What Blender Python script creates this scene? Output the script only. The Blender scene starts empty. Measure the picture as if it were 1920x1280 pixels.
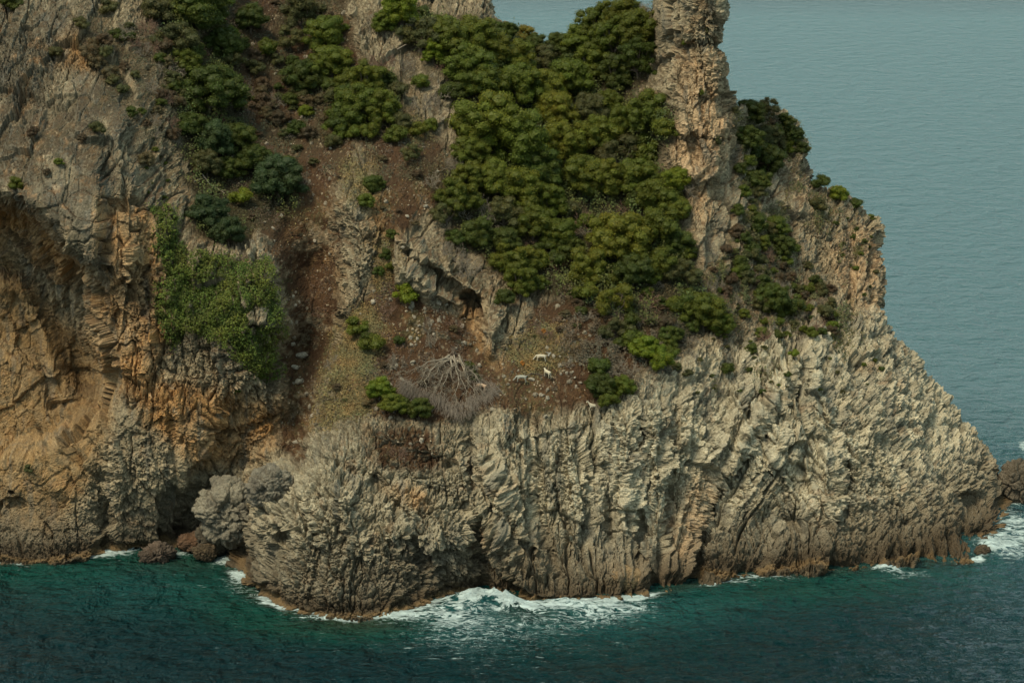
import bpy, math, random, time
import numpy as np
from mathutils import Vector, Matrix
from mathutils.bvhtree import BVHTree
T0 = time.time()
random.seed(7); RNG = np.random.default_rng(7)
scn = bpy.context.scene
col = scn.collection
F32 = np.float32

# ------------------------------------------------------------------ camera, world, sun, exposure
CAM = np.array([0.0, -300.0, 105.0]); PITCH = math.radians(14.0); FPX = 4800.0
cam_d = bpy.data.cameras.new("camera"); cam = bpy.data.objects.new("camera", cam_d); col.objects.link(cam)
cam.location = CAM; cam.rotation_euler = (math.radians(90) - PITCH, 0, 0)
cam_d.sensor_width = 36.0; cam_d.lens = 90.0; cam_d.clip_start = 1.0; cam_d.clip_end = 60000.0
scn.camera = cam
world = bpy.data.worlds.new("World"); scn.world = world; world.use_nodes = True
wn = world.node_tree; wn.nodes.clear()
SUN_EL, SUN_AZ = math.radians(58), math.radians(224)      # azimuth clockwise from +Y: behind the camera, a little to its left
sky = wn.nodes.new("ShaderNodeTexSky"); sky.sky_type = 'NISHITA'; sky.sun_disc = False
sky.sun_elevation = SUN_EL; sky.sun_rotation = SUN_AZ; sky.air_density = 1.0; sky.dust_density = 4.0; sky.ozone_density = 1.0
bg = wn.nodes.new("ShaderNodeBackground"); bg.inputs['Strength'].default_value = 0.078
mixw = wn.nodes.new("ShaderNodeMix"); mixw.data_type = 'RGBA'; mixw.inputs[0].default_value = 0.62   # overcast veil over the blue
mixw.inputs[7].default_value = (4.5, 6.3, 6.1, 1)
wo = wn.nodes.new("ShaderNodeOutputWorld")
wn.links.new(sky.outputs[0], mixw.inputs[6]); wn.links.new(mixw.outputs[2], bg.inputs[0]); wn.links.new(bg.outputs[0], wo.inputs[0])
sun_d = bpy.data.lights.new("sun", 'SUN'); sun_d.energy = 1.9; sun_d.angle = math.radians(20); sun_d.color = (1.0, 0.87, 0.63)
sun = bpy.data.objects.new("sun", sun_d); col.objects.link(sun)
sdir = Vector((math.sin(SUN_AZ) * math.cos(SUN_EL), math.cos(SUN_AZ) * math.cos(SUN_EL), math.sin(SUN_EL)))
sun.rotation_euler = sdir.to_track_quat('Z', 'Y').to_euler(); sun.location = (0, -100, 300)
scn.view_settings.view_transform = 'Standard'; scn.view_settings.look = 'None'
scn.view_settings.exposure = 0.98; scn.view_settings.gamma = 1.0; scn.view_settings.use_curve_mapping = False
try: scn.cycles.max_bounces = 5; scn.cycles.diffuse_bounces = 3
except Exception: pass

# ------------------------------------------------------------------ helpers
FWD = np.array([0, math.cos(PITCH), -math.sin(PITCH)]); UPV = np.array([0, math.sin(PITCH), math.cos(PITCH)])
def ray(px, py):
    px = np.asarray(px, float); py = np.asarray(py, float)
    return FWD + np.stack([(px - 960) / FPX, 0 * px, 0 * px], -1) + ((640 - py) / FPX)[..., None] * UPV
def atY(px, py, Y):
    d = ray(px, py); t = (np.asarray(Y, float) + 300.0) / d[..., 1]
    return CAM + d * t[..., None]
def at0(px, py, z=0.0):
    d = ray(px, py); t = (z - CAM[2]) / d[..., 2]
    return CAM + d * t[..., None]
def topix(P):
    q = P - CAM; f = q @ FWD
    return 960 + FPX * q[..., 0] / f, 640 - FPX * (q @ UPV) / f

TAB = RNG.random((64, 64, 64)).astype(F32).ravel()
def vnoise(p):
    i = np.floor(p); f = (p - i).astype(F32); i = i.astype(np.int32) & 63; j = (i + 1) & 63
    u = f * f * (3 - 2 * f); ux, uy, uz = u[:, 0], u[:, 1], u[:, 2]
    a0, a1 = i[:, 0] << 12, j[:, 0] << 12; b0, b1 = i[:, 1] << 6, j[:, 1] << 6; c0, c1 = i[:, 2], j[:, 2]
    g = TAB.take
    x00 = g(a0 + b0 + c0) * (1 - ux) + g(a1 + b0 + c0) * ux
    x10 = g(a0 + b1 + c0) * (1 - ux) + g(a1 + b1 + c0) * ux
    x01 = g(a0 + b0 + c1) * (1 - ux) + g(a1 + b0 + c1) * ux
    x11 = g(a0 + b1 + c1) * (1 - ux) + g(a1 + b1 + c1) * ux
    return ((x00 * (1 - uy) + x10 * uy) * (1 - uz) + (x01 * (1 - uy) + x11 * uy) * uz) * 2 - 1
ROT = np.array([[0.36, 0.48, -0.8], [-0.8, 0.6, 0.0], [0.48, 0.64, 0.6]], F32)
def fbm(p, octs=4, gain=0.5, ridged=False):
    s = 0; a = 1.0; n = 0; q = p.astype(F32)
    for k in range(octs):
        v = vnoise(q)
        if ridged: v = 1 - 2 * np.abs(v)
        s = s + a * v; n += a; a *= gain; q = (q @ ROT.T) * 2.03 + 17.3
    return s / n
def worley(p, seed=0):
    """blocks: distance to nearest and second nearest point, random numbers of the block and the offset within it"""
    b = np.floor(p - 0.5).astype(np.int32); N = len(p)
    F1 = np.full(N, 9, F32); F2 = np.full(N, 9, F32); D = np.zeros((N, 3), F32); H = np.zeros(N, np.int32)
    for dx in (0, 1):
        for dy in (0, 1):
            for dz in (0, 1):
                cx, cy, cz = b[:, 0] + dx, b[:, 1] + dy, b[:, 2] + dz
                h = (((cx + seed * 13) & 63) << 12) + (((cy + seed * 7) & 63) << 6) + ((cz + seed * 29) & 63)
                jx = TAB.take(h); jy = TAB.take((h * 5 + 991) & 262143); jz = TAB.take((h * 11 + 3571) & 262143)
                ox = p[:, 0] - (cx + 0.5 + (jx - 0.5) * 0.8); oy = p[:, 1] - (cy + 0.5 + (jy - 0.5) * 0.8); oz = p[:, 2] - (cz + 0.5 + (jz - 0.5) * 0.8)
                d = np.sqrt(ox * ox + oy * oy + oz * oz)
                m = d < F1
                F2 = np.where(m, F1, np.minimum(F2, d)); F1 = np.where(m, d, F1)
                H[m] = h[m]; D[m, 0] = ox[m]; D[m, 1] = oy[m]; D[m, 2] = oz[m]
    return F1, F2, H, D
def blocks(p, size, tilt=0.9, seed=0, crack=0.10, step=0.5, deep=None):
    """faceted broken rock: every block its own height and its own tilted face, cracks between"""
    q = (p / size).astype(F32); deep = .9 * size if deep is None else deep
    F1, F2, H, D = worley(q, seed)
    r = [TAB.take((H * k + o) & 262143) - 0.5 for k, o in ((3, 11), (7, 501), (13, 77), (17, 901))]
    h = step * 2 * r[0] + tilt * 2 * (r[1] * D[:, 0] + r[2] * D[:, 1] + r[3] * D[:, 2])
    e = F2 - F1
    c = np.clip(1 - e / crack, 0, 1)
    return h * size - deep * c * c, c, r[0]
def smooth(x, a, b):
    t = np.clip((x - a) / (b - a), 0, 1); return t * t * (3 - 2 * t)

def new_mesh(name, V, Fq=None, Ft=None, smooth_sh=True):
    me = bpy.data.meshes.new(name)
    V = np.ascontiguousarray(V, F32); me.vertices.add(len(V)); me.vertices.foreach_set("co", V.ravel())
    parts = []; starts = []; tot = 0
    for Fa in (Fq, Ft):
        if Fa is None or len(Fa) == 0: continue
        Fa = np.asarray(Fa, np.int32); k = Fa.shape[1]
        parts.append(Fa.ravel()); starts.append(tot + np.arange(len(Fa), dtype=np.int32) * k); tot += Fa.size
    lv = np.concatenate(parts); ls = np.concatenate(starts)
    me.loops.add(len(lv)); me.loops.foreach_set("vertex_index", lv)
    me.polygons.add(len(ls)); me.polygons.foreach_set("loop_start", ls)
    me.polygons.foreach_set("use_smooth", np.full(len(ls), bool(smooth_sh)))
    me.update(calc_edges=True)
    return me
def set_col(me, C, name="albedo"):
    a = me.color_attributes.new(name, 'FLOAT_COLOR', 'POINT')
    c = np.ones((len(C), 4), F32); c[:, :3] = C; a.data.foreach_set("color", c.ravel())
def link(name, me, mat=None, parent=None, label=None, cat=None, group=None, kind=None, loc=None):
    o = bpy.data.objects.new(name, me); col.objects.link(o)
    if mat is not None and me is not None and len(me.materials) == 0: me.materials.append(mat)
    if parent is not None: o.parent = parent
    if loc is not None: o.location = loc
    for k, v in (('label', label), ('category', cat), ('group', group), ('kind', kind)):
        if v: o[k] = v
    return o
def mat_new(name):
    m = bpy.data.materials.new(name); m.use_nodes = True; nt = m.node_tree
    return m, nt, nt.nodes["Principled BSDF"]
def N(nt, t, **kw):
    n = nt.nodes.new(t)
    for k, v in kw.items(): setattr(n, k, v)
    return n

# ------------------------------------------------------------------ masks drawn as outlines on the ground they belong to
MC = 4; MX0, MY0, MX1, MY1 = -300, -340, 2160, 1320
mgx = np.arange(MX0, MX1 + 1, MC); mgy = np.arange(MY0, MY1 + 1, MC); MGX, MGY = np.meshgrid(mgx, mgy)
def poly_mask(poly, blur=0):
    x, y = MGX, MGY; ins = np.zeros(x.shape, bool); n = len(poly)
    for i in range(n):
        x0, y0 = poly[i]; x1, y1 = poly[(i + 1) % n]
        if y0 == y1: continue
        c = ((y0 > y) != (y1 > y)) & (x < (x1 - x0) * (y - y0) / (y1 - y0) + x0)
        ins ^= c
    return blurm(ins.astype(F32), blur)
def blurm(m, r):
    k = int(round(r / MC))
    if k < 1: return m
    for _ in range(2):
        for ax in (0, 1):
            pad = [(0, 0), (0, 0)]; pad[ax] = (k + 1, k)
            c = np.cumsum(np.pad(m, pad, mode='edge'), axis=ax)
            w = 2 * k + 1
            m = (np.take(c, range(w, c.shape[ax]), axis=ax) - np.take(c, range(0, c.shape[ax] - w), axis=ax)) / w
    return m.astype(F32)
def samp(m, px, py):
    fx = np.clip((px - MX0) / MC, 0, m.shape[1] - 1.001); fy = np.clip((py - MY0) / MC, 0, m.shape[0] - 1.001)
    ix = fx.astype(int); iy = fy.astype(int); a = (fx - ix).astype(F32); b = (fy - iy).astype(F32)
    return (m[iy, ix] * (1 - a) + m[iy, ix + 1] * a) * (1 - b) + (m[iy + 1, ix] * (1 - a) + m[iy + 1, ix + 1] * a) * b
def seg_dist(px, py, line):
    best = np.full(px.shape, 1e9, F32); bx = np.zeros(px.shape, F32); by = np.zeros(px.shape, F32)
    for (x0, y0), (x1, y1) in zip(line[:-1], line[1:]):
        dx, dy = x1 - x0, y1 - y0
        t = np.clip(((px - x0) * dx + (py - y0) * dy) / (dx * dx + dy * dy + 1e-9), 0, 1)
        qx = x0 + t * dx; qy = y0 + t * dy; d = np.hypot(px - qx, py - qy)
        m = d < best; best = np.where(m, d, best); bx = np.where(m, qx, bx); by = np.where(m, qy, by)
    return best, bx, by

# ------------------------------------------------------------------ the lie of the land
WATER = [(-300, 1062), (0, 1052), (60, 1056), (130, 1052), (190, 1036), (262, 1026), (330, 1022), (400, 1022), (438, 1030), (444, 1060), (452, 1096),
         (500, 1128), (560, 1148), (650, 1160), (760, 1146), (850, 1116), (930, 1112), (1000, 1128), (1100, 1126), (1200, 1120),
         (1300, 1100), (1420, 1080), (1560, 1072), (1640, 1066), (1700, 1057), (1780, 1055), (1830, 1054), (1846, 1034), (1842, 1010), (1870, 1000), (1884, 985), (1888, 960)]
SIL = [(800, -400), (822, -60), (880, -30), (918, 0), (922, 32), (950, 40), (985, 62), (1005, 85), (1030, 98), (1060, 100), (1085, 96),
       (1120, 70), (1170, 40), (1225, 20), (1232, -30), (1250, -90), (1300, -130), (1340, -70), (1352, 0), (1354, 40), (1346, 85), (1362, 125), (1371, 180), (1376, 205),
       (1410, 200), (1455, 212), (1482, 235), (1502, 265), (1508, 285), (1524, 310), (1524, 338), (1560, 352), (1600, 378), (1625, 395),
       (1652, 418), (1650, 450), (1660, 500), (1663, 548), (1650, 570), (1652, 600), (1690, 640), (1714, 668), (1722, 700),
       (1760, 730), (1801, 770), (1806, 790), (1836, 812), (1860, 838), (1872, 868), (1886, 930), (1889, 960), (1889, 1200), (1889, 1500)]
OUT_POLY = SIL + [(2400, 1500), (2400, -400)]
def yw(px, py): return float(at0(np.array([px]), np.array([py]))[0, 1])
CP = [(-260,-260,72),(-260,0,46),(-260,380,20),(-260,700,17),(-260,900,12),
 (50,-260,72),(50,0,46),(50,200,30),(50,370,16),(50,700,15),(50,880,12),(50,980,9.5),
 (250,-260,77),(250,0,50),(250,200,31),(250,380,17),(250,550,13),(250,720,11),(250,900,9),
 (400,-260,82),(400,0,58),(400,200,44),(400,350,31),(430,480,19),(400,650,12.5),(430,780,10.5),(420,870,10.5),
 (520,500,18),(520,620,14),(520,750,12),(510,820,12.5),
 (560,340,34),(590,300,38),(580,500,28),(570,650,22),(560,780,15),(545,850,9),(600,200,50),(560,100,60),(500,250,44),(500,0,70),(500,-260,90),
 (450,890,10),(420,960,10),
 (650,380,27),(660,500,22),(650,600,18),(620,700,11),
 (700,700,10),(700,600,16),(740,450,23),(720,250,40),(700,100,55),(700,0,64),(700,-260,92),
 (490,990,-2),(545,900,0),(570,860,2.5),(520,1040,-6.5),(650,1010,-9),(650,880,-3),(760,1020,-8),(760,880,-2),(600,840,2),(850,1000,-6),(850,870,-1),
 (700,790,3.5),(850,780,4),
 (950,1000,-3.5),(950,870,1),(950,780,5),(950,700,11),(950,620,17),(900,560,21),(900,450,28),(900,300,40),(900,150,54),(900,40,66),(860,0,70),(860,-260,92),
 (1050,80,74),(1050,200,57),(1050,400,36),(1050,550,23),(1050,680,13),(1050,780,6),(1050,900,1),(1050,1010,-2.5),
 (1200,1010,0),(1200,850,4),(1200,740,8.5),(1200,600,20),(1200,400,37),(1200,250,50),(1180,60,66),(1180,-200,88),
 (1300,0,50),(1300,-200,56),(1300,200,46),(1300,340,40),
 (1350,450,35),(1350,600,25),(1350,700,17),(1350,850,8.5),(1350,1000,4),
 (1450,300,53),(1450,450,43),(1500,600,31),(1500,700,20),(1500,850,11),(1500,1000,6),
 (1480,230,62),(1600,410,55),(1600,550,43),(1620,700,27),(1650,850,16),(1650,1000,9),
 (1750,790,31),(1770,900,20),(1780,1000,13),(1850,930,25),(1850,860,31)]
for (x, y) in WATER:
    Yv = yw(x, y); CP.append((x, y, Yv)); CP.append((x, y + 90, Yv - 3.0))
CPa = np.array(CP, float)
def tps_fit(c):
    X = c[:, :2] / 500.0; n = len(c)
    d = np.linalg.norm(X[:, None] - X[None], axis=2); K = np.where(d > 0, d * d * np.log(d + 1e-12), 0) + np.eye(n) * 2e-4
    Pm = np.hstack([np.ones((n, 1)), X]); A = np.zeros((n + 3, n + 3)); A[:n, :n] = K; A[:n, n:] = Pm; A[n:, :n] = Pm.T
    w = np.linalg.solve(A, np.concatenate([c[:, 2], np.zeros(3)])); return X, w
tX, tw = tps_fit(CPa)
gpts = np.stack([MGX.ravel(), MGY.ravel()], 1) / 500.0
DEP = np.full(len(gpts), 0.0)
for k in range(len(tX)):
    r2 = ((gpts - tX[k]) ** 2).sum(1); DEP += tw[k] * 0.5 * r2 * np.log(r2 + 1e-24)
DEP += tw[-3] + tw[-2] * gpts[:, 0] + tw[-1] * gpts[:, 1]
DEP = DEP.reshape(MGX.shape).astype(F32)

# stepped features: (outline, metres further away (+) or nearer (-), softness in px)
STEPS = [
 ([(532,470),(538,600),(532,710),(528,760),(548,830),(520,862),(562,862),(585,800),(612,720),(640,600),(634,350),(606,300),(540,330),(500,400)], 2.0, 8),      # ravine bed
 ([(-300,330),(0,378),(60,400),(120,470),(176,532),(164,560),(186,640),(206,700),(196,760),(60,840),(-300,860)], 8.0, 12),
 ([(-300,395),(0,400),(58,425),(120,495),(178,550),(170,600),(196,690),(190,740),(140,730),(110,640),(40,520),(-300,480)], 5.0, 12),   # sea-facing hollow under the slab
 ([(-300,430),(0,470),(70,560),(130,590),(176,660),(186,720),(150,760),(40,660),(-300,600)], 3.0, 22),
 ([(350,880),(400,860),(520,862),(545,860),(500,884),(478,930),(458,985),(446,1010),(400,1010),(350,960)], 2.0, 8),
 ([(188,372),(235,376),(232,396),(200,402),(186,392)], 1.6, 5),
 ([(190,404),(232,404),(226,440),(192,440)], 0.8, 8),
 ([(416,760),(470,716),(525,700),(530,760),(520,820),(470,870),(392,862)], 1.8, 10),    # recess under the edge
 ([(180,130),(212,190),(250,240),(246,262),(208,268),(170,200)], -1.6, 6),                # grey upstanding rib
 ([(190,262),(250,262),(272,300),(262,360),(240,362),(206,300)], -1.5, 8),
 ([(-300,200),(180,220),(200,380),(190,520),(176,530),(60,396),(-300,372)], -2.6, 8),    # slab
 ([(632,350),(655,350),(694,430),(690,500),(672,560),(640,600),(630,560)], -2.2, 8),      # rib beside ravine
 ([(742,432),(770,440),(800,480),(850,515),(872,552),(908,572),(905,585),(860,580),(800,560),(756,530),(742,480)], -2.4, 6),  # ledge
 ([(862,548),(902,556),(910,580),(868,576)], 6.5, 4), ([(760,470),(800,500),(850,532),(850,545),(790,520)], 1.6, 4),
 ([(846,556),(905,572),(905,640),(925,690),(905,700),(870,650)], 0.9, 8),
 ([(904,560),(930,560),(960,570),(985,570),(992,610),(962,640),(940,640),(932,670),(918,676),(902,640)], -1.2, 8), ([(905,558),(932,562),(940,600),(930,660),(916,676),(903,640)], -1.6, 4),  # hanging outcrop
 ([(1232,-300),(1235,55),(1262,92),(1252,125),(1212,170),(1232,260),(1240,290),(1300,345),(1350,340),(1374,270),(1500,-60),(1400,-300)], -4.0, 8),  # pinnacle
 ([(1270,265),(1308,262),(1312,320),(1290,330),(1272,300)], 1.8, 6),
 ([(1300,80),(1340,100),(1346,88),(1330,75)], 0.8, 6),
 ([(1378,290),(1400,320),(1420,400),(1440,520),(1400,640),(1360,650),(1330,560),(1300,420),(1310,350)], -1.0, 12),
 ([(1415,215),(1500,300),(1450,330),(1420,330),(1395,270)], 1.0, 12),
 ([(1300,1090),(1296,1010),(1330,930),(1360,880),(1372,905),(1340,960),(1322,1040),(1330,1090)], 1.8, 6),
 ([(1470,960),(1500,962),(1506,990),(1480,996),(1462,980)], 2.6, 6),
 ([(1330,930),(1440,880),(1500,900),(1480,960),(1400,1010),(1340,1050)], 0.9, 14),
 ([(524,990),(542,994),(540,1018),(524,1014)], 1.8, 4),
 ([(898,975),(902,1030),(880,1040),(888,1000)], 1.6, 5),
 ([(905,960),(960,1030),(1000,1035),(1160,1045),(1160,1052),(1000,1044),(900,1040)], 0.9, 4),
 ([(200,880),(212,1010),(196,1020),(186,960),(180,880)], 2.0, 8),
 ([(372,960),(400,1005),(340,1015),(340,960)], 1.5, 8),
 ([(196,720),(320,740),(400,760),(380,860),(320,1010),(212,1010),(196,860)], -1.3, 12),
 ([(1648,500),(1664,545),(1656,568),(1600,560),(1600,500)], -0.8, 5),
 ([(1800,930),(1840,925),(1836,945),(1806,948)], 1.8, 5),
 ([(1815,960),(1890,948),(1890,985),(1850,998),(1820,990)], -1.6, 6),
]
for poly, amp, soft in STEPS: DEP += amp * poly_mask(poly, soft)
# creases: (line, width px, metres)
LINES = [([(1212,60),(1240,110),(1222,158)],9,1.4), ([(1250,92),(1300,84),(1346,86)],4,.8), ([(1290,190),(1340,188),(1368,178)],3,.5), ([(1250,262),(1310,258),(1360,262)],4,.9), ([(1262,120),(1290,240)],7,-.8), ([(1340,110),(1350,240)],8,-.9), ([(745,445),(790,475),(830,498),(868,528),(905,558)],6,-1.6), ([(748,500),(790,532),(840,562),(872,574)],6,-1.2), ([(760,472),(810,508),(858,545)],6,1.3), ([(770,600),(830,625),(880,640)],5,-.8), ([(880,790),(885,900),(900,1000),(905,1090)], 7, 1.4), ([(862,870),(900,960),(960,1040)], 7, -1.2), ([(900,860),(950,950),(1010,1030)], 8, -1.3),
 ([(930,1000),(985,1110)], 8, -1.0), ([(905,1045),(975,1115)], 6, 1.0), ([(1150,790),(1146,900),(1142,1020)], 4, 1.2), ([(1200,760),(1206,900),(1200,1040),(1230,1090)], 4, 1.3),
 ([(1175,780),(1176,1000)], 11, -0.9), ([(1225,770),(1235,900),(1232,1020)], 11, -0.9), ([(1270,770),(1262,900),(1262,1040)], 4, 0.8), ([(1250,760),(1250,1000)], 10,-0.4),
 ([(1560,640),(1480,760),(1400,860),(1340,930),(1300,1020)], 8, 1.0), ([(1504,668),(1440,760),(1390,830)], 7, -1.4), ([(1506,670),(1540,740),(1560,790)], 7, -1.3),
 ([(1520,700),(1520,800),(1500,880)], 6, 0.9), ([(1470,740),(1450,860)], 9, -0.7), ([(1570,800),(1590,880),(1586,970)], 6, 1.0), ([(1550,860),(1560,960)], 9, -0.8),
 ([(1600,560),(1700,740),(1820,860)], 8, -0.6), ([(1560,600),(1660,760),(1780,900)], 6, 0.6), ([(1520,620),(1640,820),(1700,960)], 8, -0.6),
 ([(1640,640),(1740,790),(1850,880)], 5, 0.5), ([(1340,400),(1310,460),(1330,520)], 8, -0.8), ([(1420,260),(1380,330)], 9, -0.6), ([(1364,240),(1352,300),(1300,345)], 4, 0.9),
 ([(1280,80),(1275,180),(1262,240)], 5, 0.8), ([(1325,100),(1318,200),(1312,262)], 5, 0.7), ([(1240,120),(1240,170)],4,.8), ([(1590,430),(1600,500),(1590,560),(1600,600)], 5, 0.8),
 ([(30,560),(60,620),(110,780),(200,860)], 7, 0.9), ([(80,600),(100,700)], 8, -0.8), ([(110,690),(190,700)], 4, 0.8), ([(100,760),(190,745)], 4, 0.9), ([(40,860),(130,930)], 8, -0.6),
 ([(120,850),(190,900)], 5, 0.7), ([(240,400),(236,540),(220,640)], 6, -0.7), ([(180,530),(240,560),(300,560)], 3, 0.5), ([(218,580),(222,660)], 4, 0.6), ([(284,400),(276,560),(284,660)], 6, 0.6),
 ([(380,800),(460,810),(525,770)], 4, 0.8), ([(320,780),(330,900),(300,1000)], 5, 0.8), ([(640,640),(600,760),(560,830)], 9, -1.0), ([(560,340),(520,420),(480,480)],9,-.8),
 ([(660,20),(690,120),(700,170)], 8, -0.9), ([(560,860),(640,870),(700,900)], 6, 0.6), ([(700,900),(760,960),(800,1060)], 7, 0.8), ([(560,940),(600,1040),(580,1120)], 6, 0.9),
 ([(640,930),(680,1030)], 12, -1.2), ([(490,960),(500,1080)], 12, -0.8), ([(760,900),(840,930),(885,960)], 8, 0.6), ([(740,1000),(850,1010)], 14, -0.9), ([(1000,860),(1010,980),(1050,1080)], 5, 0.7),
 ([(1060,800),(1090,900),(1080,1000)], 14, -0.8), ([(1380,620),(1430,720),(1440,800)], 7, 0.7), ([(1400,640),(1380,700),(1390,760)], 8, -0.7),
 ([(980,820),(1040,800),(1100,790)], 6, -0.7), ([(700,820),(800,860),(850,870)], 5, 0.7), ([(1000,1110),(1150,1112)], 6, -0.6), ([(1130,1070),(1190,1080)], 18, -0.9),
 ([(1280,340),(1300,400),(1320,470)], 7, -0.8), ([(1480,400),(1540,470),(1560,560)], 6, 0.7), ([(1530,400),(1580,500)], 7, -0.7), ([(350,380),(320,480),(300,560)], 10, 0.8)]
for line, w, a in LINES:
    d, _, _ = seg_dist(MGX.astype(F32), MGY.astype(F32), line); DEP += 1.15 * a * np.exp(-(d / (1.35 * w)) ** 2)

STEP = 2.0
px = np.arange(-150, 1990, STEP, dtype=F32); py = np.arange(-170, 1236, STEP, dtype=F32)
PX, PY = np.meshgrid(px, py); GH, GW = PX.shape
fx, fy = PX.ravel(), PY.ravel()
outm = poly_mask(OUT_POLY)
def inside_poly(poly, x, y):
    ins = np.zeros(x.shape, bool)
    for i in range(len(poly)):
        x0, y0 = poly[i]; x1, y1 = poly[(i + 1) % len(poly)]
        if y0 == y1: continue
        ins ^= ((y0 > y) != (y1 > y)) & (x < (x1 - x0) * (y - y0) / (y1 - y0) + x0)
    return ins
outside = inside_poly(OUT_POLY, fx, fy)
sd, qx, qy = seg_dist(fx, fy, SIL)
near = sd < 80
qx = np.where(outside, qx, fx); qy = np.where(outside, qy, fy)
Y = samp(DEP, qx, qy).astype(float)
Rr = 46.0
inr = (~outside) & (sd < Rr)
k = np.clip(sd / Rr, 0, 1)
Y += np.where(outside, Rr / 16 * 0.9, np.where(inr, (1 - np.sqrt(np.clip(1 - (1 - k) ** 2, 0, 1))) * Rr / 16 * 0.9, 0))
P = atY(qx, qy, Y)
WR = 72.0
od = np.where(outside, np.minimum(sd, WR), 0)
P[:, 1] += od / 16 * 3.2; P[:, 2] -= (od / 16) ** 1.5 * 1.1        # the far side falls away behind the skyline
P[:, 0] += od * 0
keep_v = ~(outside & (sd > WR)); keep_v &= ~(P[:, 2] < -9)
P = P.astype(F32)
G = P.reshape(GH, GW, 3)
def grid_normals(G):
    dx = np.zeros_like(G); dy = np.zeros_like(G)
    dx[:, 1:-1] = G[:, 2:] - G[:, :-2]; dx[:, 0] = G[:, 1] - G[:, 0]; dx[:, -1] = G[:, -1] - G[:, -2]
    dy[1:-1] = G[2:] - G[:-2]; dy[0] = G[1] - G[0]; dy[-1] = G[-1] - G[-2]
    n = np.cross(dy, dx); n /= np.linalg.norm(n, axis=2, keepdims=True) + 1e-9
    return n
Nb = grid_normals(G)
ext = np.ones((GH, GW), F32) * .13
ext[:, 1:-1] = np.linalg.norm(G[:, 2:] - G[:, :-2], axis=2) / 2; e2 = np.linalg.norm(G[2:] - G[:-2], axis=2) / 2; ext[1:-1] = np.maximum(ext[1:-1], e2)
for _ in range(3):
    Nb = (Nb + np.roll(Nb, 3, 0) + np.roll(Nb, -3, 0) + np.roll(Nb, 3, 1) + np.roll(Nb, -3, 1))
Nb /= np.linalg.norm(Nb, axis=2, keepdims=True) + 1e-9
Nb = Nb.reshape(-1, 3).astype(F32)
idx = np.where(keep_v)[0]
p = P[idx]; nrm = Nb[idx]; ux = fx[idx]; uy = fy[idx]
print("base", len(idx), round(time.time() - T0, 1))

# regions
SOIL = [[(470,400),(630,310),(640,560),(600,760),(560,870),(530,840),(535,600),(510,480)],
        [(640,180),(700,160),(760,180),(840,280),(840,370),(760,430),(740,440),(745,520),(790,560),(860,580),(905,640),(925,690),(960,650),(1000,570),(1100,540),(1270,560),(1280,620),(1210,690),(1150,750),(1050,775),(880,770),(830,800),(690,780),(600,800),(600,760),(640,600),(690,540),(720,430),(700,330)],
        [(480,-340),(640,-340),(650,0),(700,200),(650,330),(480,420),(420,330),(330,200),(300,60),(300,-340)],
        [(1000,380),(1120,380),(1120,430),(1000,430)], [(1205,60),(1235,70),(1215,130),(1200,180),(1170,170)], [(690,810),(800,800),(850,870),(760,880),(700,880)]]
WOOD = [[(780,20),(1000,60),(1060,90),(1110,0),(1110,-200),(1235,-200),(1225,100),(1190,170),(1270,200),(1260,270),(1230,300),(1300,350),(1270,380),(1290,470),(1330,560),(1260,620),(1120,600),(1080,560),(1000,560),(900,500),(840,440),(830,330),(870,260),(860,180),(760,60)],
        [(300,-200),(450,-200),(450,120),(470,210),(440,300),(560,310),(560,400),(440,460),(370,460),(350,330),(320,200),(300,60)], [(620,140),(760,140),(760,260),(620,260)]]
SCRUB = [[(1378,188),(1500,240),(1500,300),(1430,330),(1420,420),(1480,440),(1560,540),(1570,620),(1470,640),(1380,600),(1330,520),(1400,400),(1380,300)], [(1240,560),(1400,560),(1420,640),(1280,640)],
         [(130,0),(320,60),(340,260),(280,330),(240,220),(170,110)]]
ORANGE = [[(176,380),(292,370),(320,620),(300,700),(530,760),(525,850),(380,880),(210,730),(190,660),(160,560),(190,520)], [(0,380),(60,400),(170,530),(150,540),(40,470),(-300,470),(-300,380)],
          [(840,560),(900,570),(905,640),(930,690),(1000,620),(960,690),(900,710),(850,600)], [(120,60),(180,80),(170,130),(110,120)], [(690,900),(810,930),(800,950),(740,930)], [(560,480),(640,480),(640,560),(560,560)], [(690,360),(730,340),(760,430),(700,470)]]
PINK = [[(1262,90),(1365,120),(1374,280),(1350,330),(1290,345),(1240,280),(1290,200)], [(1600,420),(1660,430),(1664,560),(1640,600),(1580,560),(1560,470)], [(1500,300),(1530,330),(1520,390),(1480,390)], [(1300,330),(1350,350),(1330,420),(1290,400)],
        [(1300,900),(1340,880),(1300,1090),(1130,1110),(1120,1060),(1260,1060)], [(720,270),(780,270),(780,330)]]
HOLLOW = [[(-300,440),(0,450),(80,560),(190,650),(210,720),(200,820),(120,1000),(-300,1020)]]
PALE = [[(870,790),(1000,800),(1180,750),(1240,700),(1400,640),(1560,600),(1660,580),(1810,780),(1840,850),(1780,930),(1600,980),(1400,1000),(1200,1060),(1000,1000),(900,900)]]
GREYTOP = [[(-300,-300),(150,-300),(180,60),(250,200),(280,360),(180,380),(170,530),(60,400),(-300,370)]]
GRASS = [[(620,620),(700,560),(720,640),(700,700),(700,780),(580,820),(590,760)], [(740,200),(820,230),(790,290)], [(940,640),(1060,600),(1100,660),(980,700)], [(640,300),(700,300),(700,400),(650,380)], [(700,440),(745,470),(740,520),(700,560)]]
LUMP = [[(560,800),(860,800),(900,960),(900,1100),(640,1170),(440,1100),(440,1010),(480,940)]]
KARST = [[(1560,600),(1660,590),(1890,850),(1890,1060),(1600,1080),(1560,960),(1600,860),(1560,760)]]
def union(L, b):
    m = 0
    for q in L: m = np.maximum(m, poly_mask(q, b))
    return m
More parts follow.
